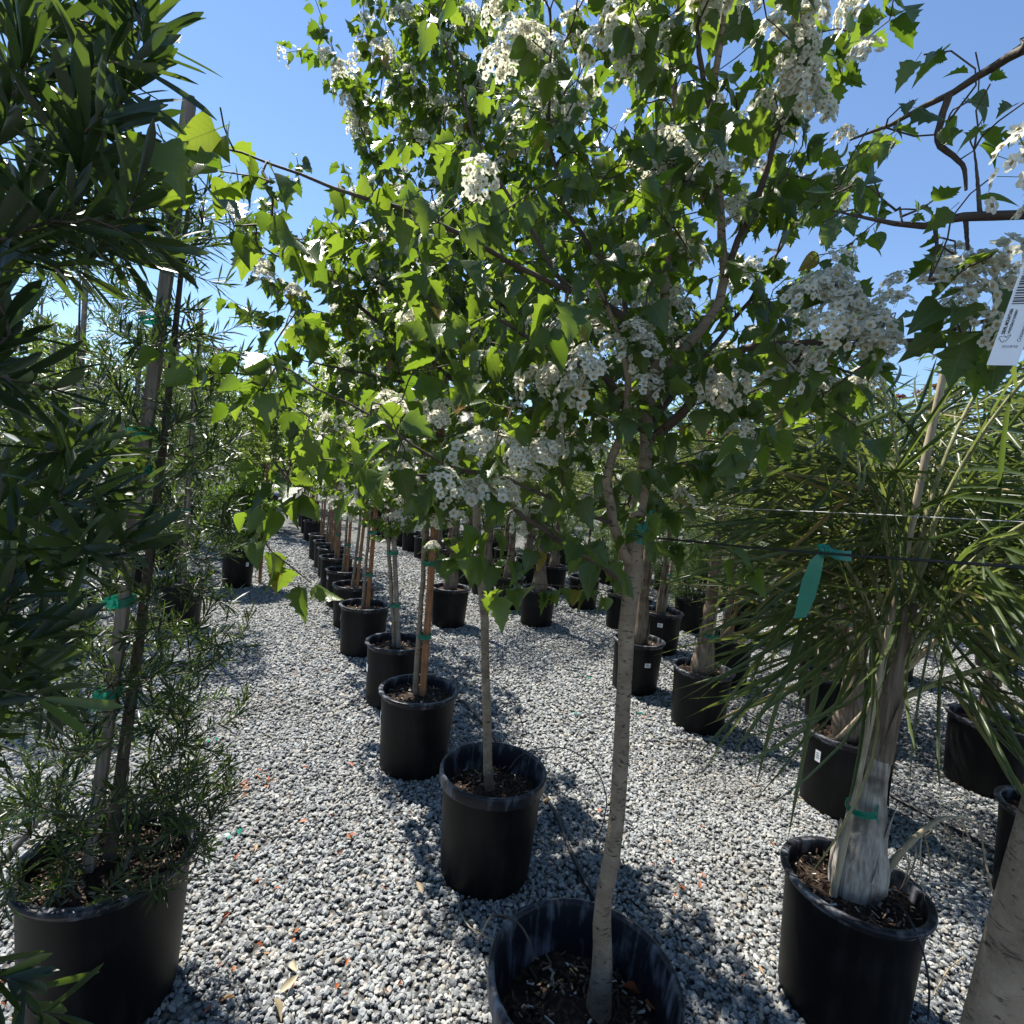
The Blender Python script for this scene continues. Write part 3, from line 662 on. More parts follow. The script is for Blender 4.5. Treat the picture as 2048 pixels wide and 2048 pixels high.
# trees C.. : staked ------------------------------------------------------------------------
def staked_tree(k, i):
    x, y = ROW[k]; R = np.random.default_rng(200 + i); far = i > 6
    zs = .362; b = np.array([x - .02, y, zs]); h = R.uniform(2.9, 3.2)
    lean = {'C': -.02, 'D': -.14}.get(k, R.normal(0, .02))
    tr = [(b, .021), (b + [0, 0, .05], .016), (b + [lean * .5, 0, .55], .0135), (b + [lean, 0, 1.1], .012), (b + [lean + .03, 0, 1.8], .008), (b + [lean, .02, h - zs - .1], .003)]
    c = np.array([x + lean - .06, y, 2.05])
    r = (.52, .50, .95) if i < 4 else (.60, .56, .98)
    n = 300 if i < 4 else (220 if not far else 120)
    T = np.vstack([ell(R, c, r, n), ell(R, c + [0, 0, .55], (r[0] * .7, r[1] * .7, .5), n // 3)])
    lab = {'C': 'hawthorn tied to the bright orange-brown square stake', 'D': 'hawthorn whose trunk leans together with its weathered stake'}.get(k, f'staked hawthorn, {ordw[i]} tree along the hawthorn row from the widest pot')
    broadleaf('hawthorn_tree', lab, 'tree', b, tr, [], T, 300 + i, HAW if i < 3 else HAWL, 'haw' if i < 4 else 'haw_far', leaf=.047 if i < 4 else (.052 if not far else .065), tuft=3, spacing=.034 if i < 4 else (.045 if not far else .06),
              flowers=.30 if i < 5 else .10, npieces=160 if i < 4 else 0, group='hawthorn trees in the row', tside=8, start=.2)
    tilt = lean * 1.0
    stake('wooden_stake', {'C': 'bright orange-brown square stake beside the third hawthorn', 'D': 'weathered stake leaning beside the fourth hawthorn'}.get(k, f'square brown stake tied to the {ordw[i]} hawthorn of the row'),
          (x + .022, y - .005, .30), (x + .022 + tilt * 1.5, y, R.uniform(1.95, 2.2)), .027 if k != 'C' else .030, 'wood' if k != 'D' else 'greywood', 'stakes of the hawthorn row', ties=(.22, .43) if i < 8 else (.43,), tie_r=.034)
for i, k in enumerate(ROW):
    if i >= 2: staked_tree(k, i)

# tree RT: grey trunk close by, in the corner beside the palm; only its trunk and some limbs reach in -----------------------------
bR = np.array([.605, .60, .30])
trR = [(bR, .040), (bR + [.0, 0, .05], .035), (bR + [.02, 0, .5], .032), (bR + [.06, 0, 1.0], .029), (bR + [.09, 0, 1.5], .024), (bR + [.12, 0, 2.1], .014), (bR + [.12, 0, 2.5], .008)]
limR = [[(bR + [.088, 0, 1.46], .011), W(2100, 405, .64, .0072), W(2048, 428, .68, .0064), W(1930, 428, .72, .0058), W(1850, 450, .76, .0046), W(1740, 438, .8, .0025), W(1660, 420, .83, .001)],
        [(bR + [.11, 0, 1.8], .012), W(2140, 60, .62, .007), W(2048, 95, .68, .0062), W(1990, 130, .72, .0055), W(1900, 185, .76, .0045), W(1780, 250, .82, .003), W(1700, 280, .86, .0015)],
        [W(1900, 185, .76, .0048), W(1876, 280, .78, .0045), W(1925, 330, .76, .003), W(1932, 380, .75, .002)],
        [W(1870, 452, .75, .003), W(1872, 500, .74, .002), W(1858, 560, .74, .0014)],
        [W(1930, 428, .72, .0032), W(1936, 500, .72, .002)],
        [W(1960, 424, .71, .0028), W(1955, 360, .71, .002), W(1948, 300, .71, .001)]]
tR = np.vstack([poly_targets(l, n, (.04, .035, .035)) for l, n in zip(limR, (44, 44, 16, 1, 1, 2))])
broadleaf('hawthorn_tree', 'hawthorn with a thick grey trunk beside the palm, white tag on its branch', 'tree', bR, trR, limR, tR, 133, HAW, 'haw', leaf=.036, spacing=.036, flowers=.05,
          npieces=300, group='hawthorn trees in the row', tside=20, start=.35)
pot('nursery_pot', 'black pot under the thick grey hawthorn trunk beside the palm', .605, .60, 'banded', 1.05, .29, 3, 0, group='pots of the hawthorn row')

# ------------------------------------------------------------------ palms
def palm(label, x, y, h, nf, flen, seed, npieces=0, lean=(0, 0), zs=.365, temps=LEAFLET_L, nl=34, ll=.38, lw=.02, azs=None, bulb=1., up=1.42, group='young palms in pots', dead=False, spread=.5, pale=False, low=(), hang=.9):
    R = np.random.default_rng(seed); b = np.array([x, y, zs]); t = thing('palm', label, 'palm', b, group)
    zz = np.array([-.02, .03, .09, .16, .24, .34, .5, .75, 1.0]) ; rr = np.array([.055, .074, .078, .066, .052, .043, .038, .034, .028]) * bulb
    Hh = np.array([z if z < .3 else .3 + (z - .3) / .7 * (h - .3) for z in zz])
    n = 30; s = np.linspace(Hh[0], Hh[-1], n); r = np.interp(s, Hh, rr)
    P = np.c_[x + lean[0] * np.clip(s, 0, 9) / h + R.normal(0, .0015, n), y + lean[1] * np.clip(s, 0, 9) / h, zs + s]
    k = 18; v, f = tube(P, r, k); v = v.reshape(n, k, 3); cc = P[:, None]; wob = 1 + .10 * np.sin(np.arange(k)[None] * 2 * PI / k * 3 + s[:, None] * 9 + seed) * (s[:, None] < .45) + R.normal(0, .025, (n, k))
    v = cc + (v - cc) * wob[..., None]; m = MB(); nb = 14
    fb = f.reshape(n - 1, k, 4); m.add(v.reshape(-1, 3), fb[:nb].reshape(-1, 4), 0); m.F.append((fb[nb:].reshape(-1, 4), 1)); m.build('trunk', [M['palmbase' if pale else 'palmtrunk'], M['palmtrunk']], t)
    # old leaf bases wrapped round the stem
    for q in range(7):
        a = q * 2.4 + seed; z0 = .02 + q * .07; L = R.uniform(.18, .3); m = MB(); rows = []
        for j in range(6):
            u = j / 5; zc = z0 + L * u; rc = np.interp(zc, Hh, rr) + .001 + .006 * u + .035 * max(0, u - .55) ** 1.3; w = .9 * (1 - u) + .12
            px_, py_ = np.interp(zs + zc, P[:, 2], P[:, 0]), np.interp(zs + zc, P[:, 2], P[:, 1])
            rows += [(px_ + rc * math.cos(a + d * w), py_ + rc * math.sin(a + d * w), zs + zc) for d in (-.8, -.4, 0, .4, .8)]
        m.add(rows, [[5 * j + i, 5 * j + i + 1, 5 * j + i + 6, 5 * j + i + 5] for j in range(5) for i in range(4)]); m.build('leaf_sheath', M['palmbase' if (pale and q < 4) else 'palmtrunk'], t)
    lv = Leaves(temps); top = P[-1]
    for q in range(nf + len(low)):
        u = min(1., q / max(1, nf - 1)); az = (q * 2.4 + seed * 1.3) if azs is None else azs[q % len(azs)] + R.normal(0, .15)
        e0 = up - spread * (1 - u) ** 1.3 + R.normal(0, .1); bend = R.uniform(.3, .95) + .3 * (1 - u); L = flen * R.uniform(.8, 1.12) * (1 - .25 * (1 - u))
        st = P[int((.72 + .27 * u) * (n - 1))]
        if q >= nf: az, e0, L, bend = low[q - nf]; st = P[int(.66 * (n - 1))]
        ns = 16; pts = [st]; hd = np.array([math.cos(az), math.sin(az), 0])
        for j in range(1, ns + 1):
            e = e0 - bend * (j / ns) ** 1.5; pts.append(pts[-1] + (hd * math.cos(e) + np.array([0, 0, math.sin(e)])) * L / ns)
        pts = np.array(pts); m = MB(); add_tube(m, pts, np.linspace(.010, .0022, ns + 1), 6); m.build('frond_stem', M['rachis'], t)
        side = np.array([-math.sin(az), math.cos(az), 0])
        for j in range(nl):
            w = .2 + .8 * (j + .5) / nl; p = np.array([np.interp(w * ns, np.arange(ns + 1), pts[:, i]) for i in range(3)])
            i0 = min(ns - 1, int(w * ns)); tg = nrm(pts[i0 + 1] - pts[i0]); upn = np.cross(side, tg); upn = upn if upn[2] > 0 else -upn
            for sg in (-1, 1):
                D = nrm(side * sg * R.uniform(.45, .85) + tg * R.uniform(.5, .9) + upn * R.uniform(-.15, .3) + np.array([0, 0, -R.uniform(.1, hang)]) + R.normal(0, .1, 3))
                ln = ll * (math.sin(min(1, .25 + w * .85) * PI) ** .6 + .15) * R.uniform(.8, 1.15)
                lv.add(int(R.integers(0, len(temps))), p, D, upn + R.normal(0, .3, 3), lw * R.uniform(.8, 1.2), ln, ln * .6)
    lv.emit(t, 'leaflet', 'leaflets', M['palm'], npieces, seed)
    if dead:                                                # a dry drooping frond at the base
        for q in range(1):
            a = -.35; P0 = np.array([x + .07, y - .01, zs + .06]); c = smooth_poly([P0, P0 + [.06, -.01, .12], P0 + [.17, .0, .22], P0 + [.34, .05, .19]], 14)
            m = MB(); add_tube(m, c, np.linspace(.013, .002, len(c)), 6)
            m.build('dry_frond_stem', M['straw'], t); d = Leaves(LEAFLET)
            for j in range(4, len(c)):
                for sg in (-1, 1):
                    if R.random() < .75: d.add(int(R.integers(1, 4)), c[j], np.array([.25 * sg + .2, .25 * sg, -1.]) + R.normal(0, .2, 3), R.normal(0, 1, 3), .006, R.uniform(.10, .22), .12)
            d.emit(t, 'dry_leaflet', 'dry_leaflets', M['straw'], 40, seed)
    return t

PLM = [  # key, x, y, pot label, palm label
    ('FR', 1.194, 1.626, 'scuffed black pot with pale streaks holding the palm with the split swollen base', 'palm with a swollen whitish split base and arching fronds, bamboo cane beside it'),
    ('R2b', 1.89, 2.78, 'black pot behind the scuffed palm pot, half hidden by hanging fronds', 'palm growing behind the palm with the swollen split base'),
    ('P1', 1.431, 3.64, 'black pot standing alone in front of the palm row, soil high, bulbous palm in it', 'palm with a bulbous fibrous foot in the pot standing alone on the gravel'),
    ('WL', 1.12, 4.23, 'black pot with a rounded white sticker, partly behind the grey hawthorn trunk', 'thin palm in the pot with the rounded white sticker'),
    ('W2', .386, 5.95, 'black pot of the palm between two other palm pots, drip hose beside it', 'palm with a tapered brown foot between two other potted palms'),
    ('W3', .04, 6.62, 'black pot with a small white side label, behind the hawthorn with the slim trunk', 'small palm in the pot with a small white side label'),
    ('W3b', -.28, 7.29, 'black palm pot next behind the one with a small white side label', 'palm with several pale stems, next behind the small palm'),
    ('W1', -.573, 5.592, 'black pot with a pale dusty side next to the orange-brown stake', 'palm with a thick shaggy brown foot next to the orange-brown stake'),
    ('W5', -.60, 7.95, 'black pot at the back of the palm row, shaded', 'palm with a shaggy foot at the back of the palm row'),
    ('W7', .70, 7.85, 'black pot behind the sparse small tree, next to the drip hose', 'palm behind the sparse small tree'),
    ('W8', .33, 8.55, 'black pot behind the palm that stands behind the sparse small tree', 'palm two places behind the sparse small tree'),
    ('W9', -.05, 9.3, 'black pot at the far end of the second palm row', 'palm at the far end of the second palm row'),
    ('W10', -.95, 8.65, 'black pot next to the palm with a shaggy foot at the back', 'palm next to the shaggy-footed palm at the back'),
    ('W11', -1.6, 10.0, 'black pot behind the shaded palm pots', 'palm with drooping fronds behind the shaded palms'),
    ('W12', -2.0, 10.8, 'black pot last but one in the shaded palm row', 'palm last but one in the shaded palm row'),
    ('W13', -2.4, 11.6, 'black pot ending the shaded palm row', 'palm ending the shaded palm row'),
    ('W14', -.9, 11.0, 'black pot in the far palm row by the needle shrubs', 'palm in the far row by the needle shrubs'),
    ('W15', -1.4, 12.4, 'black pot at the very back of the palms', 'palm at the very back of all palms'),
    ('W6', -1.25, 9.3, 'black pot in deep shade behind the palm row', 'palm in deep shade behind the palm row'),
]
for i, (k, x, y, pl, lb) in enumerate(PLM):
    stk = {'WL': [(-1.35, .26, .05, .035)], 'W3': [(-2.6, .25, .04, .05)], 'W3b': [(-2.5, .25, .04, .05)], 'R2b': [(-2.75, .3, .03, .06)]}.get(k, [])
    pot('nursery_pot', pl, x, y, 'flared', .98, .372, i, 260 if k == 'FR' else (90 if i < 4 else 0), stk, rot=0, group='pots of the palm rows')
palm(PLM[0][4], 1.20, 1.63, 0.95, 16, 1.2, 3, 300, lean=(.06, .02), hang=1.25, temps=LEAFLET, nl=34, ll=.50, lw=.0120, bulb=1.0, up=1.48, spread=.42, pale=True, low=((3.2, 1.0, .6, .8), (-.6, .8, .7, .8)), dead=True, azs=[1.9, .3, -.9, 1.3, 2.6, -.3, 2.1, .8, 3.0, -1.3, 2.4, 1.6, .1])
palm(PLM[1][4], 1.90, 2.78, 1.0, 16, 1.35, 4, 0, spread=.5, hang=1.25, nl=34, ll=.44, lw=.0115, temps=LEAFLET_L)
palm(PLM[2][4], 1.431, 3.64, 1.15, 9, 1.3, 5, 0, nl=26, ll=.36, lw=.010, spread=.5)
for i, (k, x, y, pl, lb) in enumerate(PLM[3:]): palm(lb, x, y, 1.1, 8, 1.2 + .1 * (i % 3), 6 + i, 0, nl=26, ll=.36, lw=.011, bulb=1.0 + .15 * (i % 2))
for i, (x, y, lb) in enumerate(((2.38, 2.12, 'palm outside the scuffed palm pot, fronds reaching in'), (3.05, 2.45, 'palm furthest along the slanting pale cane'), (3.6, 3.3, 'palm at the outer end of the brown stakes'), (2.75, 4.4, 'palm between the half hidden stake and the needle shrubs'))):
    palm(lb, x, y, 1.0, 16, 1.4, 60 + i, 0, spread=.5, hang=1.25, nl=34, ll=.44, lw=.0115); pot('nursery_pot', 'black pot of the ' + lb, x, y, 'flared', 1, .37, i, group='pots of the palm rows')
stake('bamboo_cane', 'bamboo cane leaning beside the swollen split palm base', (1.115, 1.60, .36), (1.21, 1.56, 2.0), .020, 'bamboo', 'canes beside palms', square=False, nodes=True, ties=(.19,), tie_r=.042, tie_dx=.7)
stake('bamboo_cane', 'long pale cane slanting across the palm fronds', (1.80, 2.70, .40), at(2100, 1050, 1.9), .022, 'bamboo', 'canes beside palms', square=False, nodes=True)
stake('bamboo_cane', 'pale thin cane beside the bulbous palm standing alone', (1.45, 3.60, .37), (1.50, 3.62, 1.8), .016, 'bamboo', 'canes beside palms', square=False, nodes=True, ties=(.2,), tie_r=.045)

# further rows at the back right ---------------------------------------------------------------
R3 = [(1.62, 5.34, 'square brown stake in the pot with a square white label'), (1.98, 4.55, 'leaning brown stake with green ties in the black pot behind the lone palm pot'), (1.40, 6.13, 'pale thin stake in the pot behind the grey hawthorn trunk'),
      (2.45, 3.75, 'brown stake half hidden behind hanging palm leaflets'), (3.0, 3.15, 'brown stake behind the slanting pale cane')]
for i, (x, y, lb) in enumerate(R3):
    pot('nursery_pot', 'black pot holding the ' + lb.split(' in the')[0] if i > 2 else 'black pot that holds the ' + ['square brown stake, square white label on its side', 'leaning brown stake with green ties', 'pale thin stake'][i], x, y, 'flared', 1, .37, i,
        0, [(-1.9, .31, .05, .04)] if i == 0 else [], group='pots of the back rows')
    tl = (.10 if i < 2 else .03)
    stake('wooden_stake', lb, (x + .01, y, .3), (x + .01 + tl, y + .02, 1.95), .026 if i != 2 else .018, 'wood' if i in (1, 3, 4) else 'greywood', 'stakes of the back rows', ties=(.06, .3), tie_r=.032)
    palm('feathery young palm tied to the ' + lb.split(' in ')[0], x - .02, y + .01, 1.2, 9, 1.3, 40 + i, 0, nl=26, ll=.36, lw=.0105, bulb=.6, group='young palms in pots')

def simple_trunk(x, y, z0, h, r, lean=0.): return [((x, y, z0), r * 1.5), ((x, y, z0 + .06), r), ((x + lean * .5, y, z0 + h * .5), r * .8), ((x + lean, y, z0 + h), r * .25)]
def bg_tree(label, x, y, h, rad, seed, mat, leaf=.07, n=120, sp=.06, crown0=1.1, potted=True, stk=True, temps=FARLEAF, group=None, name='nursery_tree', potlabel=None, fl=0.):
    R = np.random.default_rng(seed); z0 = .36 if potted else 0.
    c = (x, y, (h + crown0) / 2); T = ell(R, c, (rad, rad, (h - crown0) / 2), n)
    tr = [(np.array(p), r) for p, r in simple_trunk(x, y, z0, h - z0 - .3, .018, R.normal(0, .05))]
    broadleaf(name, label, 'tree', (x, y, z0), tr, [], T, seed, temps, mat, leaf=leaf, spacing=sp, npieces=0, group=group, tside=6, start=.05, barkm='twig', hang=.45, flowers=fl, tuft=8)
    if potted: pot('nursery_pot', potlabel or ('black pot under the ' + label), x, y, 'flared', 1., .362, seed, group='pots of the back rows')
    if stk: stake('wooden_stake', 'tall grey stake of the ' + label, (x + .03, y, .3), (x + .03 + R.normal(0, .03), y, h * R.uniform(.9, 1.06)), .022, 'greywood', 'stakes of the back rows')

bg_tree('small tree with sparse leaves in the pot behind the palm pots', 1.05, 7.02, 2.3, .35, 61, 'haw_far', .05, 50, .06, 1.1, stk=False)
pal = 'purple-red leaved tree '
for i, (x, y, h) in enumerate(((3.4, 9.2, 4.1), (4.6, 8.4, 4.0), (5.9, 7.6, 3.9), (7.0, 6.6, 3.7), (2.0, 10.2, 3.6), (8.4, 8.6, 4.4), (6.6, 10.2, 4.5), (.9, 11.5, 3.4), (5.0, 5.2, 2.9))):
    bg_tree(pal + ['behind the palms', 'beside the first purple-red tree', 'third in the purple-red group', 'nearest the slanting cane', 'beside the sparse small tree', 'tallest at the back', 'at the back with dense crown', 'far behind the palm pots', 'low among the needle shrubs'][i],
            x, y, h, .75, 70 + i, 'red', .075, 120, .06, .9, group='purple-red leaved trees', potted=i in (4, 7))
def needle_shrub(label, x, y, h, rad, seed, n=5200):
    R = np.random.default_rng(seed); t = thing('needle_shrub', label, 'shrub', (x, y, .3), 'fuzzy needle-leaved shrubs')
    m = MB()
    for q in range(14):
        a = R.uniform(0, 6.28); e = np.array([x + math.cos(a) * rad * .6, y + math.sin(a) * rad * .6, h * R.uniform(.6, .95)]); add_tube(m, smooth_poly([(x, y, .3), (x + math.cos(a) * rad * .3, y + math.sin(a) * rad * .3, h * .4), e], 8), np.linspace(.01, .003, 9), 4)
    m.build('stems', M['twig'], t); lv = Leaves(NEEDLE)
    C = ell(R, (x, y, h * .58), (rad, rad, h * .45), n // 26)
    for c in C:
        ax = nrm(c - np.array([x, y, .2]) + R.normal(0, .1, 3))
        for q in range(26): lv.add(q % 2, c + R.normal(0, .012, 3), nrm(ax * .7 + R.normal(0, .55, 3)), R.normal(0, 1, 3), .006, R.uniform(.09, .16))
    lv.emit(t, 'needle', 'needles', M['pine'], 0)
    pot('nursery_pot', 'black pot under the ' + label, x, y, 'flared', 1., .362, seed, group='pots of the back rows')
for i, (x, y, h, rd) in enumerate(((2.93, 6.41, 1.5, .5), (2.27, 6.35, 1.25, .3), (3.9, 5.2, 1.7, .55), (4.9, 4.1, 1.7, .6), (3.35, 7.8, 1.7, .6), (5.6, 5.9, 2.0, .7), (1.95, 7.9, 1.5, .5), (.55, 9.2, 1.6, .55), (4.2, 6.8, 1.9, .6), (-.35, 10.4, 1.7, .6), (1.0, 10.3, 1.8, .65), (-2.9, 12.6, 1.8, .7), (1.75, 9.1, 1.7, .6), (2.7, 8.9, 1.9, .65))):
    needle_shrub('fuzzy green needle shrub ' + ['behind the leaning brown stake', 'small, beside the gravel aisle', 'behind the half hidden stake', 'behind the slanting cane', 'in front of the purple-red trees', 'large, under the purple-red trees', 'behind the sparse small tree', 'beyond the palm pots', 'wide, among purple-red trees', 'past the end of the second palm row', 'before the far purple-red tree', 'behind the end of the shaded palm row', 'second behind the sparse small tree', 'between purple-red trees and aisle'][i], x, y, h, rd, 90 + i)

for i, (x, y, h) in enumerate(((-3.2, 13.2, 2.8), (-1.7, 13.8, 2.6), (-.2, 13.0, 2.7), (1.3, 13.6, 2.8), (2.9, 12.6, 3.0), (-4.0, 15.6, 3.2), (-2.5, 16.4, 3.0), (.6, 15.8, 3.0))):
    bg_tree('bushy dark green tree ' + ['behind the end of the hawthorn row', 'second behind the hawthorn row', 'behind the last palms', 'beside the far purple-red tree', 'behind the purple-red group', 'in the rear line behind the hawthorns', 'second in the rear line', 'last in the rear line'][i], x, y, h, .8, 160 + i, 'haw_far', .08, 130, .06, .45, group='bushy dark green trees', stk=False)

# ------------------------------------------------------------------ podocarpus trees on the left
def podo(label, base, trunk, targets, seed, leaf, wid, spacing, temps=STRAP, npieces=0, rmat='podobark', potted=None, group='podocarpus trees', up=.1, spread=.8):
    R = np.random.default_rng(seed); t = thing('podocarpus_tree', label, 'tree', base, group)
    TP = smooth_poly([p for p, r in trunk], 20); tr = np.interp(np.linspace(0, 1, len(TP)), np.linspace(0, 1, len(trunk)), [r for p, r in trunk])
    m = MB(); add_tube(m, TP, tr, 9); m.build('trunk', M[rmat], t)
    pos, par, rad, chains, nl = grow([TP], targets, R, .04, up)
    tw = MB(); lv = Leaves(temps)
    for ch in chains:
        P = pos[ch]; add_tube(tw, P, np.minimum(rad[ch], .009), 4)
        seg = np.r_[0, np.cumsum(np.linalg.norm(np.diff(P, axis=0), axis=1))]; L = seg[-1]; s_ = max(.0, L - .24); a = 0
        young = R.random() < .12
        while s_ < L:
            p = np.array([np.interp(s_, seg, P[:, i]) for i in range(3)]); i0 = min(len(P) - 2, int(np.searchsorted(seg, s_)) - 1); i0 = max(i0, 0); tg = nrm(P[i0 + 1] - P[i0])
            b = nrm(np.cross(tg, [.2, .3, 1])); c = np.cross(tg, b); a += 2.4 + R.normal(0, .3); rd = b * math.cos(a) + c * math.sin(a)
            fw_ = s_ / L; D = nrm(rd * spread * (1.15 - .7 * fw_) + tg * (.45 + .5 * fw_) + np.array([0, 0, .1]) + R.normal(0, .14, 3))
            ln = leaf * R.uniform(.65, 1.2)
            lv.add(int(R.integers(0, len(temps))), p, D, tg * .6 + np.array([0, 0, .5]) + R.normal(0, .3, 3), wid * R.uniform(.8, 1.2), ln, ln * .6)
            s_ += spacing * R.uniform(.6, 1.4)
    tw.build('twigs', M[rmat], t, kind='stuff')
    lv.emit(t, 'leaf', 'foliage', M['podo'], npieces, seed)
    return t
# LF: slender staked podocarpus in the near left pot
pot('nursery_pot', 'black pot of the slender staked podocarpus beside the gravel aisle, dusty rim brightened with painted highlights', -1.038, 1.433, 'flared', 1.014, .362, 2, 300, group='pots of the podocarpus row')
bL = np.array([-1.055, 1.45, .37]); topL = at(385, 330, 1.46)
R = np.random.default_rng(77)
TL = []
for _ in range(460):
    u = R.random(); z = .42 + (topL[2] - .45) * (u ** 1.35); w = (z - .37) / (topL[2] - .37); c = bL + (topL - bL) * w
    rd = (.08 + .16 * R.random() ** .7) if w > .2 else (.10 + .22 * R.random() ** .7); a = R.uniform(0, 6.28); TL.append(c + [rd * math.cos(a), rd * math.sin(a) * .9, R.uniform(-.02, .06)])
for _ in range(260):
    z = .44 + .62 * R.random() ** 1.4; w = (z - .37) / (topL[2] - .37); c = bL + (topL - bL) * w; rd = .08 + .25 * R.random() ** .6; a = R.uniform(0, 6.28); TL.append(c + [rd * math.cos(a), rd * math.sin(a) * .9, R.uniform(-.03, .06)])
podo('slender podocarpus with fine needle leaves tied to a tall weathered stake', bL, [(bL, .017), (bL + (topL - bL) * .5 + [.012, 0, 0], .012), (topL, .004)], np.array(TL), 501, .058, .0058, .0048, NEEDLE + [strap(3, .1, .06)], 300)
stake('wooden_stake', 'tall weathered stake with green ties beside the slender podocarpus', at(178, 1740, 1.40), at(380, 195, 1.44), .026, 'greywood', None, ties=(.24, .36, .53, .58, .72), tie_r=.033)
# N1: broad strap leaves hanging in from the side
bN = np.array([-.97, .74, .36])
prof = [(-60, 345), (0, 335), (60, 350), (110, 365), (160, 320), (250, 300), (330, 330), (430, 380), (490, 410), (540, 360), (600, 250), (660, 200), (740, 170), (820, 200), (900, 300), (980, 350), (1040, 380), (1090, 300), (1150, 180), (1230, 150), (1320, 190), (1400, 150), (1500, 40), (1560, -60)]
py_, px_ = zip(*prof); TN = []
R = np.random.default_rng(78)
while len(TN) < 250:
    y = R.uniform(-120, 1540); xm = np.interp(y, py_, px_) - 45; x = xm - abs(R.normal(0, 1)) * 210
    if x < -260 or (540 < y < 860 and x > 20 and R.random() < .8): continue
    TN.append(at(x, y, R.uniform(.60, 1.05)))
TN += [at(x, y, .72) for x, y in ((60, 2020), (95, 2000), (130, 2030), (20, 1960))]
podo('dark podocarpus with broad strap leaves crowding in beside the aisle', bN, [(bN, .022), (bN + [.02, 0, 1.2], .018), (bN + [.03, 0, 2.4], .010)], np.array(TN), 502, .085, .0130, .0075, STRAP, 300)
pot('nursery_pot', 'black pot under the strap-leaved podocarpus', -.97, .74, 'flared', 1.0, .362, 4, group='pots of the podocarpus row')
# a low new shoot in the near corner
R = np.random.default_rng(79)
# further podocarpus
for i, (x, y) in enumerate(((-3.30, 3.93), (-2.95, 4.75), (-4.0, 5.5), (-4.6, 7.0), (-5.1, 8.3), (-4.35, 4.4), (-5.6, 6.3))):
    b = np.array([x, y, .36]); h = R.uniform(2.3, 3.0); T = []
    for _ in range(260):
        z = R.uniform(.7, h); rd = .15 + .45 * (1 - z / h) ** .7 * R.random() ** .5 + .08; a = R.uniform(0, 6.28); T.append([x + rd * math.cos(a), y + rd * math.sin(a), z])
    nm = ['beside the bright-rimmed pot', 'behind the bright-rimmed pot', 'third in the dark podocarpus row', 'fourth in the dark podocarpus row', 'fifth in the dark podocarpus row', 'in the outer podocarpus row', 'second in the outer podocarpus row'][i]
    podo('dark podocarpus ' + nm, b, [(b, .018), (b + [.02, 0, h * .5], .012), (b + [.0, 0, h - .4], .004)], np.array(T), 510 + i, .085, .010, .009, NEEDLE, 0)
    pot('nursery_pot', 'black pot of the dark podocarpus ' + nm, x, y, 'flared', 1, .37, i, group='pots of the podocarpus row')
    stake('wooden_stake', 'grey stake of the dark podocarpus ' + nm, (x + .03, y, .3), (x + .05, y, h + .3), .024, 'greywood', 'stakes of the back rows', ties=(.3, .6), tie_r=.03)
# potted round shrub ahead in the same aisle edge
def round_shrub():
    x, y = -3.28, 6.42; R = np.random.default_rng(600); b = (x, y, .36)
    T = np.vstack([ell(R, (x, y, .86), (.42, .42, .44), 420, .3), ell(R, (x + .02, y, 1.28), (.18, .18, .24), 50)])
    tr = [(np.array([x, y, .36]), .014), (np.array([x, y, .6]), .012), (np.array([x + .02, y, 1.0]), .006)]
    broadleaf('round_shrub', 'rounded glossy green shrub spilling over its pot beside the aisle', 'shrub', b, tr, [], T, 601, SIMPLE, 'shrub', leaf=.055, spacing=.018, tuft=6, npieces=0, barkm='twig', hang=-.3, start=.2, leafw=.75)
    pot('nursery_pot', 'tall straight black pot under the rounded glossy shrub', x, y, 'flared', .9, .37, 1, 0, [(-.5, .3, .04, .05)], group='pots of the podocarpus row', hs=1.1)
    stake('wooden_stake', 'two-plank brown stake behind the rounded glossy shrub', (x + .16, y + .25, .02), (x + .17, y + .25, 1.55), .03, 'wood')
round_shrub()
# light green leafy trees further back, left
for i, (x, y, h) in enumerate(((-5.9, 9.6, 4.0), (-7.2, 10.4, 4.1), (-8.6, 9.4, 4.0), (-5.4, 11.8, 4.1), (-6.6, 13.2, 4.5), (-9.6, 11.4, 4.4), (-8.2, 13.6, 4.7), (-11, 10, 4.3), (-6.0, 15.2, 4.4), (-7.0, 7.6, 3.4), (-9.0, 7.2, 3.4), (-6.6, 17.5, 4.6), (-4.4, 16.5, 4.0), (-8.1, 17.8, 3.8), (-8.7, 16.2, 4.2), (-9.6, 19.5, 4.4))):
    bg_tree('pale green leafy tree ' + ['nearest the rounded shrub', 'second from the rounded shrub', 'third from the rounded shrub', 'at the end of the aisle edge', 'behind the aisle-end tree', 'in the outer back row', 'tall in the outer back row', 'far at the side', 'beyond the aisle end', 'behind the outer podocarpus', 'outermost behind the podocarpus', 'last along the aisle', 'behind the hawthorn row end', 'low, closing the aisle', 'beside the aisle end', 'beyond the tree closing the aisle'][i],
            x, y, h, .85, 130 + i, 'maple', .075, 150, .055, .9, group='pale green leafy trees')
# distant trees all round
R = np.random.default_rng(700)
for i in range(30):
    x = (-25 + (i // 2) * 3.4 + (1.6 if i % 2 else 0)) * (1.3 if i % 2 else 1.) + R.normal(0, .5); y = (25 if i % 2 else 19) + R.uniform(-1, 1.5)
    T = ell(R, (x, y, 2.5), (2.1, 1.6, 2.4), 130); lab = f'far broad tree behind the nursery rows'
    broadleaf('far_tree', lab, 'tree', (x, y, 0), [(np.array([x, y, 0.]), .10), (np.array([x, y, 2.]), .07), (np.array([x + .1, y, 4.]), .03)], [], T, 720 + i, FARLEAF, 'maple' if i % 3 else 'haw_far', leaf=.21, spacing=.16, tuft=9, npieces=0, group='far trees', barkm='twig', tside=6, maxtwig=.03, hang=.4)

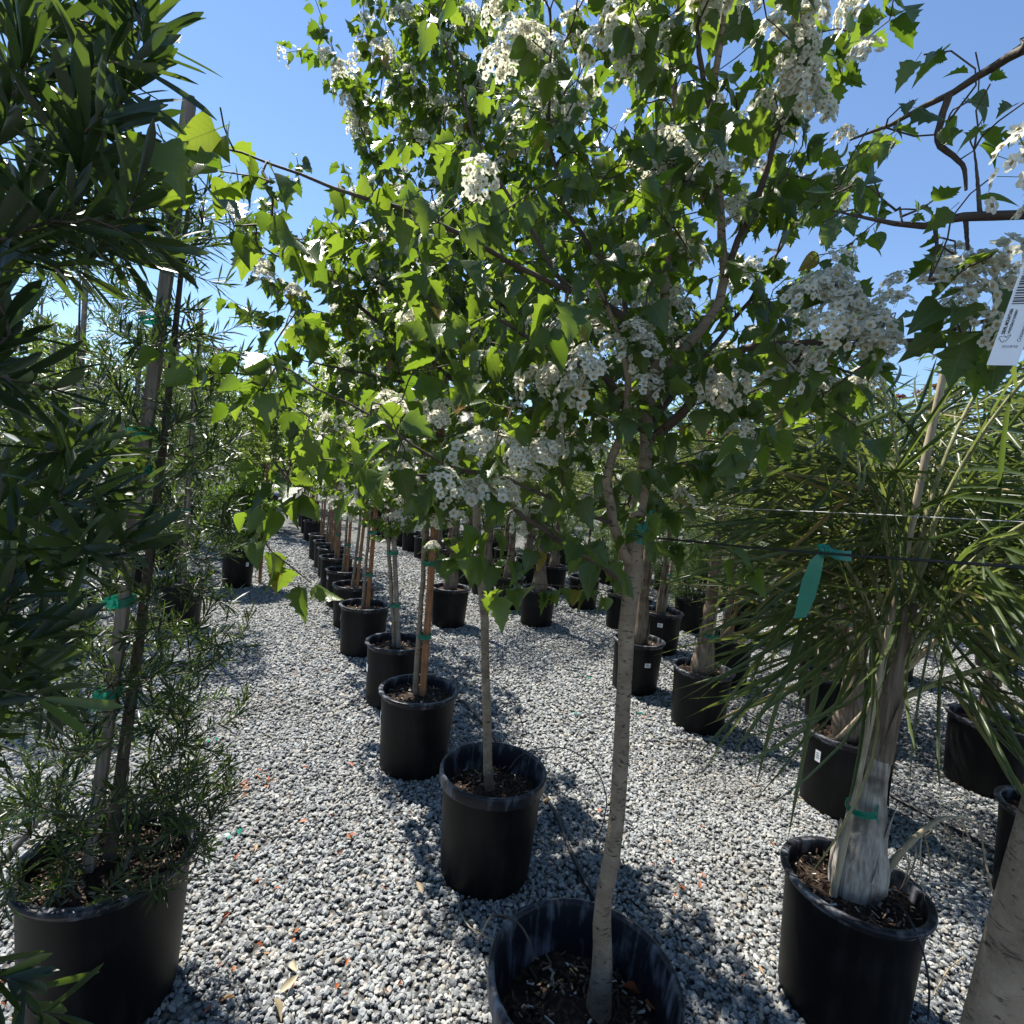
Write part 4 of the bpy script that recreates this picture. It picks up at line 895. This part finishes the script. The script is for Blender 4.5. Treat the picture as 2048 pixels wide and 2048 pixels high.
# ------------------------------------------------------------------ cords, tape, tag
def cord(name, label, pts, r, matn, cat, n=40, k=6, group=None):
    P = smooth_poly(pts, n); o = thing(name, label, cat, P[0], group); m = MB(); add_tube(m, P, r, k, cap=True)
    me = m.mesh(name, M[matn], P[0]); bpy.data.objects.remove(o); o = obj(name, me); o.location = tuple(P[0]); tag(o, label, cat, group); return o
pw0, pw1 = at(1272, 1072, 1.185), at(2110, 1139, .60)
cord('black_line', 'black cord tied to the grey hawthorn trunk with a green flag on it', [pw0, (pw0 + pw1) / 2 - [0, 0, .004], pw1], .0023, 'wire', 'cord')
cord('pale_wire', 'thin pale wire stretched behind the black cord', [at(1120, 1003, 2.3), at(1600, 1022, 1.5), at(2110, 1047, 1.0)], .0012, 'thinwire', 'wire')
def ribbon(mb, pts, side, w, tint=0.):
    P = np.asarray(pts, float); w = np.broadcast_to(w, len(P)); S = np.asarray(side, float); S = np.broadcast_to(S, P.shape)
    v = np.empty((2 * len(P), 3)); v[0::2] = P - S * w[:, None] / 2; v[1::2] = P + S * w[:, None] / 2
    mb.add(v, [[2 * i, 2 * i + 2, 2 * i + 3, 2 * i + 1] for i in range(len(P) - 1)], 0, tint)
Yf = .6 + (1.185 - .6) * (2110 - 1640) / (2110 - 1272) * .72
k0 = at(1645, 1100, Yf)
fl = thing('flag_tape', 'green plastic flag tape knotted on the black cord', 'tape', k0)
m = MB(); s1 = nrm(at(1660, 1150, Yf) - at(1620, 1150, Yf)); wpx = .04 * Yf / .9
P = np.array([at(1646, 1100, Yf), at(1634, 1120, Yf - .006), at(1622, 1160, Yf - .008), at(1612, 1200, Yf - .003), at(1600, 1236, Yf)]); ribbon(m, P, s1 + np.array([0, .35, 0]), np.array([.006, .027, .036, .034, .024])); m.build('long_tail', M['tape'], fl)
m = MB(); P = np.array([at(1650, 1098, Yf), at(1668, 1108, Yf - .01), at(1690, 1112, Yf - .006), at(1703, 1112, Yf)]); ribbon(m, P, np.array([0, .2, .95]), np.array([.008, .016, .016, .018]), .4); m.build('short_tail', M['tape'], fl)
m = MB()
for q in range(3): add_tube(m, smooth_poly([k0 + [-.006 + .006 * q, 0, .007], k0 + [-.004 + .006 * q, -.006, 0], k0 + [-.002 + .006 * q, 0, -.007], k0 + [.006 * q, .006, 0], k0 + [-.006 + .006 * q, 0, .007]], 12), .0035, 6)
m.build('knot', M['tape'], fl)
def trunk_wrap(label, c, r, hgt, seed, tail=True):
    R = np.random.default_rng(seed); o = thing('tape_wrap', label, 'tape', c); m = MB()
    for q in range(5):
        a = np.linspace(0, 2 * PI, 25); z = (q / 4 - .5) * hgt; tl = R.normal(0, .2)
        P = np.stack([np.cos(a) * (r + .0015 + .0008 * q), np.sin(a) * (r + .0015 + .0008 * q), z + np.cos(a) * tl * .02], 1) + c; v = np.empty((50, 3)); h2 = R.uniform(.004, .008); v[0::2] = P - [0, 0, h2]; v[1::2] = P + [0, 0, h2]
        m.add(v, [[2 * i, 2 * i + 2, 2 * i + 3, 2 * i + 1] for i in range(24)], 0, R.random())
    m.build('wrap', M['tape'], o)
    if tail:
        m = MB(); c = np.asarray(c); P = [c + [.01, -r - .003, .01], c + [.016, -r - .008, .03], c + [.024, -r - .006, .055]]; ribbon(m, P, np.array([.9, .2, 0]), .014, .6); m.build('tail', M['tape'], o)
    return o
trunk_wrap('green tape wrapped round the grey hawthorn trunk where the black cord is tied', at(1273, 1066, 1.2), .0195, .03, 1)
def on_trunk(b, tr, z):
    zs = [p[2] for p, r in tr]; return np.array([np.interp(z, zs, [p[i] for p, r in tr]) for i in range(3)])
trunk_wrap('green tape wrapped round the thick grey trunk in the corner', on_trunk(bR, trR, float(at(2060, 1462, .6)[2])), .0305, .035, 2, False)

# the white plant tag --------------------------------------------------------------------------
def plant_tag():
    Y = .60; BL, BR, UL = at(1973, 730, Y), at(2034, 731, Y - .012), at(2040, 545, Y + .004)
    u = (BR - BL); w = np.linalg.norm(u); u = u / w; v = UL - BL; v = v - 0 * v; v = v / np.linalg.norm(v); nn = nrm(np.cross(u, v)); v = v
    if nn[1] > 0: nn = -nn
    L = w * 5.2; px = w / 220.; o = thing('plant_tag', 'white paper plant tag with barcode and black print hanging on the hawthorn branch', 'tag', BL)
    def pt(a, b, h=0.): return BL + u * a + v * b + nn * h
    m = MB(); rows = [0, .25, .5, .75, 1.]; V = []
    for f_ in rows: V += [pt(0, L * f_), pt(w, L * f_ + 0 * w)]
    n0 = len(V); V += [x - nn * .0004 for x in V]; F = [[2 * i, 2 * i + 1, 2 * i + 3, 2 * i + 2] for i in range(4)] + [[n0 + 2 * i, n0 + 2 * i + 2, n0 + 2 * i + 3, n0 + 2 * i + 1] for i in range(4)] + [[2 * i, 2 * i + 2, n0 + 2 * i + 2, n0 + 2 * i] for i in range(4)] + [[2 * i + 1, n0 + 2 * i + 1, n0 + 2 * i + 3, 2 * i + 3] for i in range(4)] + [[0, n0, n0 + 1, 1]]
    m.add(V, F); paper = m.build('paper', M['sticker'], o, smooth=False)
    def text(s, a, b, size, rd, ud, xs=1., bold=0.):
        c = bpy.data.curves.new('t', 'FONT'); c.body = s; c.size = size; c.offset = bold; to = bpy.data.objects.new('t', c); COL.objects.link(to); bpy.context.view_layer.update()
        me = bpy.data.meshes.new_from_object(to); bpy.data.objects.remove(to); co = np.array([p.co[:] for p in me.vertices])
        me.vertices.foreach_set('co', ((pt(a, b, .0004) - BL)[None] + co[:, 0:1] * xs * rd[None] + co[:, 1:2] * ud[None]).ravel().astype(np.float32)); me.materials.clear(); me.materials.append(M['print']); me.update()
        return obj('printing', me, paper)
    text('DEVIL MOUNTAIN', 50 * px, 307 * px, 34 * px, v, -u, .90, 1.3 * px); text('WHOLESALE NURSERY', 86 * px, 312 * px, 26 * px, v, -u, .90, .8 * px)
    text('Crataegus phaenopyrum', 182 * px, 232 * px, 38 * px, v, -u); text('01/07/25', 176 * px, 196 * px, 32 * px, -u, -v)
    m = MB(); bear = [(20, 262), (34, 250), (44, 232), (58, 226), (62, 244), (78, 236), (84, 258), (98, 300), (80, 296), (70, 270), (58, 290), (40, 285), (24, 282), (20, 262)]
    for (a0, b0), (a1, b1) in zip(bear[:-1], bear[1:]):
        d = nrm(np.array([a1 - a0, b1 - b0])); pq = np.array([-d[1], d[0]]) * 2.
        m.add([pt((a0 + pq[0]) * px, (b0 + pq[1]) * px, .0004), pt((a1 + pq[0]) * px, (b1 + pq[1]) * px, .0004), pt((a1 - pq[0]) * px, (b1 - pq[1]) * px, .0004), pt((a0 - pq[0]) * px, (b0 - pq[1]) * px, .0004)], [[0, 1, 2, 3]])
    mk = m.mesh('emblem', M['print'], BL, smooth=False); obj('emblem', mk, paper)
    m = MB(); b = 605.; R = np.random.default_rng(9)
    while b < 1000:
        t = R.choice([5, 9, 14]); m.add([pt(22 * px, b * px, .0004), pt(205 * px, b * px, .0004), pt(205 * px, (b + t) * px, .0004), pt(22 * px, (b + t) * px, .0004)], [[0, 1, 2, 3]]); b += t + R.choice([6, 9, 13])
    obj('barcode', m.mesh('barcode', M['print'], BL, smooth=False), paper)
    m = MB(); add_tube(m, smooth_poly([pt(w * .5, L), pt(w * .5, L) + [.0, 0, .02], np.asarray(at(2130, 250, .62))], 8), .001, 5); m.build('tie_loop', M['thinwire'], o)
plant_tag()

# ------------------------------------------------------------------ hoses and drip tubes
def gl(px, py, z=.02): return gnd(px, py, z)
cord('drip_hose', 'black drip hose along the hawthorn row, running to the widest pot', [gl(870, 1360), gl(935, 1412), gl(1000, 1490), gl(1095, 1600), gl(1140, 1700), gl(1185, 1790), gl(1290, 1960)], .0095, 'hose', 'hose', 60, 8)
cord('drip_hose', 'black drip hose along the palm row, behind the scuffed pot', [gl(1120, 1215), gl(1250, 1268), gl(1330, 1330), gl(1451, 1406), gl(1588, 1475), gl(1780, 1590), gl(1978, 1695), gl(2120, 1780)], .0095, 'hose', 'hose', 60, 8)
cord('drip_hose', 'black drip hose behind the pots with brown stakes', [gl(1190, 1170), gl(1340, 1215), gl(1480, 1280), gl(1560, 1310), gl(1660, 1370)], .0095, 'hose', 'hose', 40, 8)
cord('drip_hose', 'black drip hose curving past the rounded shrub', [gl(300, 1245), gl(340, 1215), gl(385, 1175), gl(410, 1145), gl(408, 1120), gl(392, 1105)], .010, 'hose', 'hose', 40, 8)
cord('drip_hose', 'grey-black pipe on the gravel beside the bright-rimmed podocarpus pot', [gl(-60, 1790), gl(10, 1715), gl(62, 1655), gl(100, 1610)], .014, 'hose', 'hose', 30, 10)
def rimz(k, ang, s=1.): x, y = ROW[k]; return np.array([x + .2 * s * math.cos(ang), y + .2 * s * math.sin(ang), .425 * s])
cord('drip_tube', 'thin black tube arching out of the deep-banded pot', [at(1018, 1538, 2.02), at(1040, 1512, 2.02), at(1075, 1498, 2.0), at(1130, 1497, 1.97), at(1185, 1530, 1.9), at(1212, 1590, 1.86), at(1205, 1650, 1.84), gl(1185, 1695)], .0022, 'hose', 'tube', 40, 6)
cord('drip_tube', 'thin black tube arching over the rim of the sunlit-soil pot', [at(905, 1362, 2.78), at(925, 1350, 2.78), at(960, 1353, 2.75), at(1010, 1380, 2.65), at(1045, 1450, 2.5), gl(1040, 1500)], .0024, 'hose', 'tube', 40, 6)
cord('drip_tube', 'thin tube looping over the rim of the widest pot', [at(1067, 1920, 1.10), at(1062, 1890, 1.10), at(1040, 1850, 1.10), at(1010, 1833, 1.09), at(978, 1838, 1.1), gl(960, 1880)], .0026, 'hose', 'tube', 30, 6)
cord('drip_tube', 'pale curved tube lying on gravel beside the widest pot', [gl(918, 1792), gl(922, 1825), gl(940, 1855), gl(965, 1870), gl(985, 1880)], .0028, 'bamboo', 'tube', 30, 6)
cord('drip_tube', 'thin tube hanging over the rim of the scuffed palm pot', [at(1776, 1835, 1.55), at(1785, 1812, 1.54), at(1800, 1812, 1.52), at(1825, 1850, 1.45), at(1845, 1900, 1.40), at(1858, 1970, 1.36), gl(1856, 2040)], .0030, 'hose', 'tube', 40, 6)
cord('drip_tube', 'thin tube leading behind the orange-brown stake', [at(880, 1270, 3.3), at(900, 1290, 3.3), at(915, 1320, 3.2), at(918, 1345, 3.1), gl(905, 1378)], .0022, 'hose', 'tube', 30, 6)

# ------------------------------------------------------------------ litter on the gravel
def litter():
    R = np.random.default_rng(31)
    T = [leaf_template([(.02, 0), (.16, .15), (.22, .4), (.15, .7), (0, 1.)], [0, .5, 1.], f, d) for f, d in ((.5, .3), (.9, -.4), (.3, .5), (1.2, .1))]
    mes = []
    for v, f, l in T: mb = MB(); mb.add(v, f, luv=l); mes.append(mb)
    meo = [m.mesh('fallen_leaf', M['dead']) for m in mes]; mes_s = [m.mesh('fallen_leaf', M['straw']) for m in mes]
    spots = [(R.uniform(455, 500), R.uniform(1568, 1595)) for _ in range(9)] + [(R.uniform(495, 560), R.uniform(1540, 1575)) for _ in range(12)] + [(R.uniform(560, 680), R.uniform(1320, 1370)) for _ in range(8)]
    spots += [(R.uniform(420, 830), R.uniform(1500, 2040)) for _ in range(34)] + [(R.uniform(1150, 1550), R.uniform(1420, 1990)) for _ in range(26)] + [(R.uniform(620, 720), R.uniform(1180, 1320)) for _ in range(12)] + [(R.uniform(0, 60), R.uniform(1880, 2040)) for _ in range(6)] + [(R.uniform(360, 440), R.uniform(1130, 1180)) for _ in range(6)]
    tan_ = [(548, 2000), (585, 1925), (560, 1985), (1060, 1605), (1100, 1600), (845, 1790), (1300, 1470)]
    for i, (px, py) in enumerate(spots + tan_):
        dry = i >= len(spots); g_ = gnd(px, py, .022); s = (R.uniform(.014, .034) if not dry else R.uniform(.05, .075))
        o = bpy.data.objects.new('fallen_leaf', (mes_s if dry else meo)[int(R.integers(0, 4))]); COL.objects.link(o)
        o.location = tuple(g_ + [0, 0, R.uniform(0, .006)]); o.rotation_euler = (R.normal(0, .35), R.normal(0, .35), R.uniform(0, 6.28)); o.scale = (s * R.uniform(.7, 1.2), s, s)
        if dry: tag(o, 'large pale tan dry leaf lying on the gravel', 'leaf', 'tan leaves on the gravel')
        else: tag(o, 'small orange dead leaf lying on the grey gravel', 'leaf', 'orange leaves on the gravel')
    for px, py in ((420, 1478), (433, 1481), (452, 1668), (478, 1669), (1168, 1352), (1175, 1356), (1275, 1425), (1285, 1428), (1148, 1425)):
        g_ = gnd(px, py, .024); mb = MB(); P = [np.array([q * .012, R.normal(0, .004), R.uniform(0, .004)]) for q in range(4)]; ribbon(mb, P, (0, 1, .3), .012, R.random()); me = mb.mesh('tape_scrap', M['tape'])
        o = obj('tape_scrap', me); o.location = tuple(g_); o.rotation_euler = (0, 0, R.uniform(0, 6.28)); tag(o, 'scrap of green tape lying on the gravel', 'tape', 'green tape scraps')
    for px, py, a, L in ((650, 1265, -.4, .5), (690, 1290, -.3, .35), (670, 1300, .2, .3), (1365, 1485, .3, .25), (1900, 1950, .6, .3)):
        g_ = gnd(px, py, .022); d = np.array([math.cos(a), math.sin(a), 0]) * L / 2; cord('dry_twig', 'pale dry twig lying on the gravel', [g_ - d, g_ + [0, .01, .008], g_ + d], .0022, 'straw', 'twig', 10, 5, 'dry twigs on the gravel')
    # dead leaves inside the widest pot
    for i, (px, py) in enumerate(((1290, 2000), (1310, 1985), (1300, 2020), (1275, 1990))):
        g_ = gnd(px, py, .315); o = bpy.data.objects.new('fallen_leaf', meo[i % 4]); COL.objects.link(o); o.location = tuple(g_); o.rotation_euler = (R.normal(0, .3), R.normal(0, .3), R.uniform(0, 6.28)); o.scale = (.06, .055, .06)
        tag(o, 'orange dead leaf lying on the soil of the widest pot', 'leaf', 'dead leaves in the widest pot')
litter()
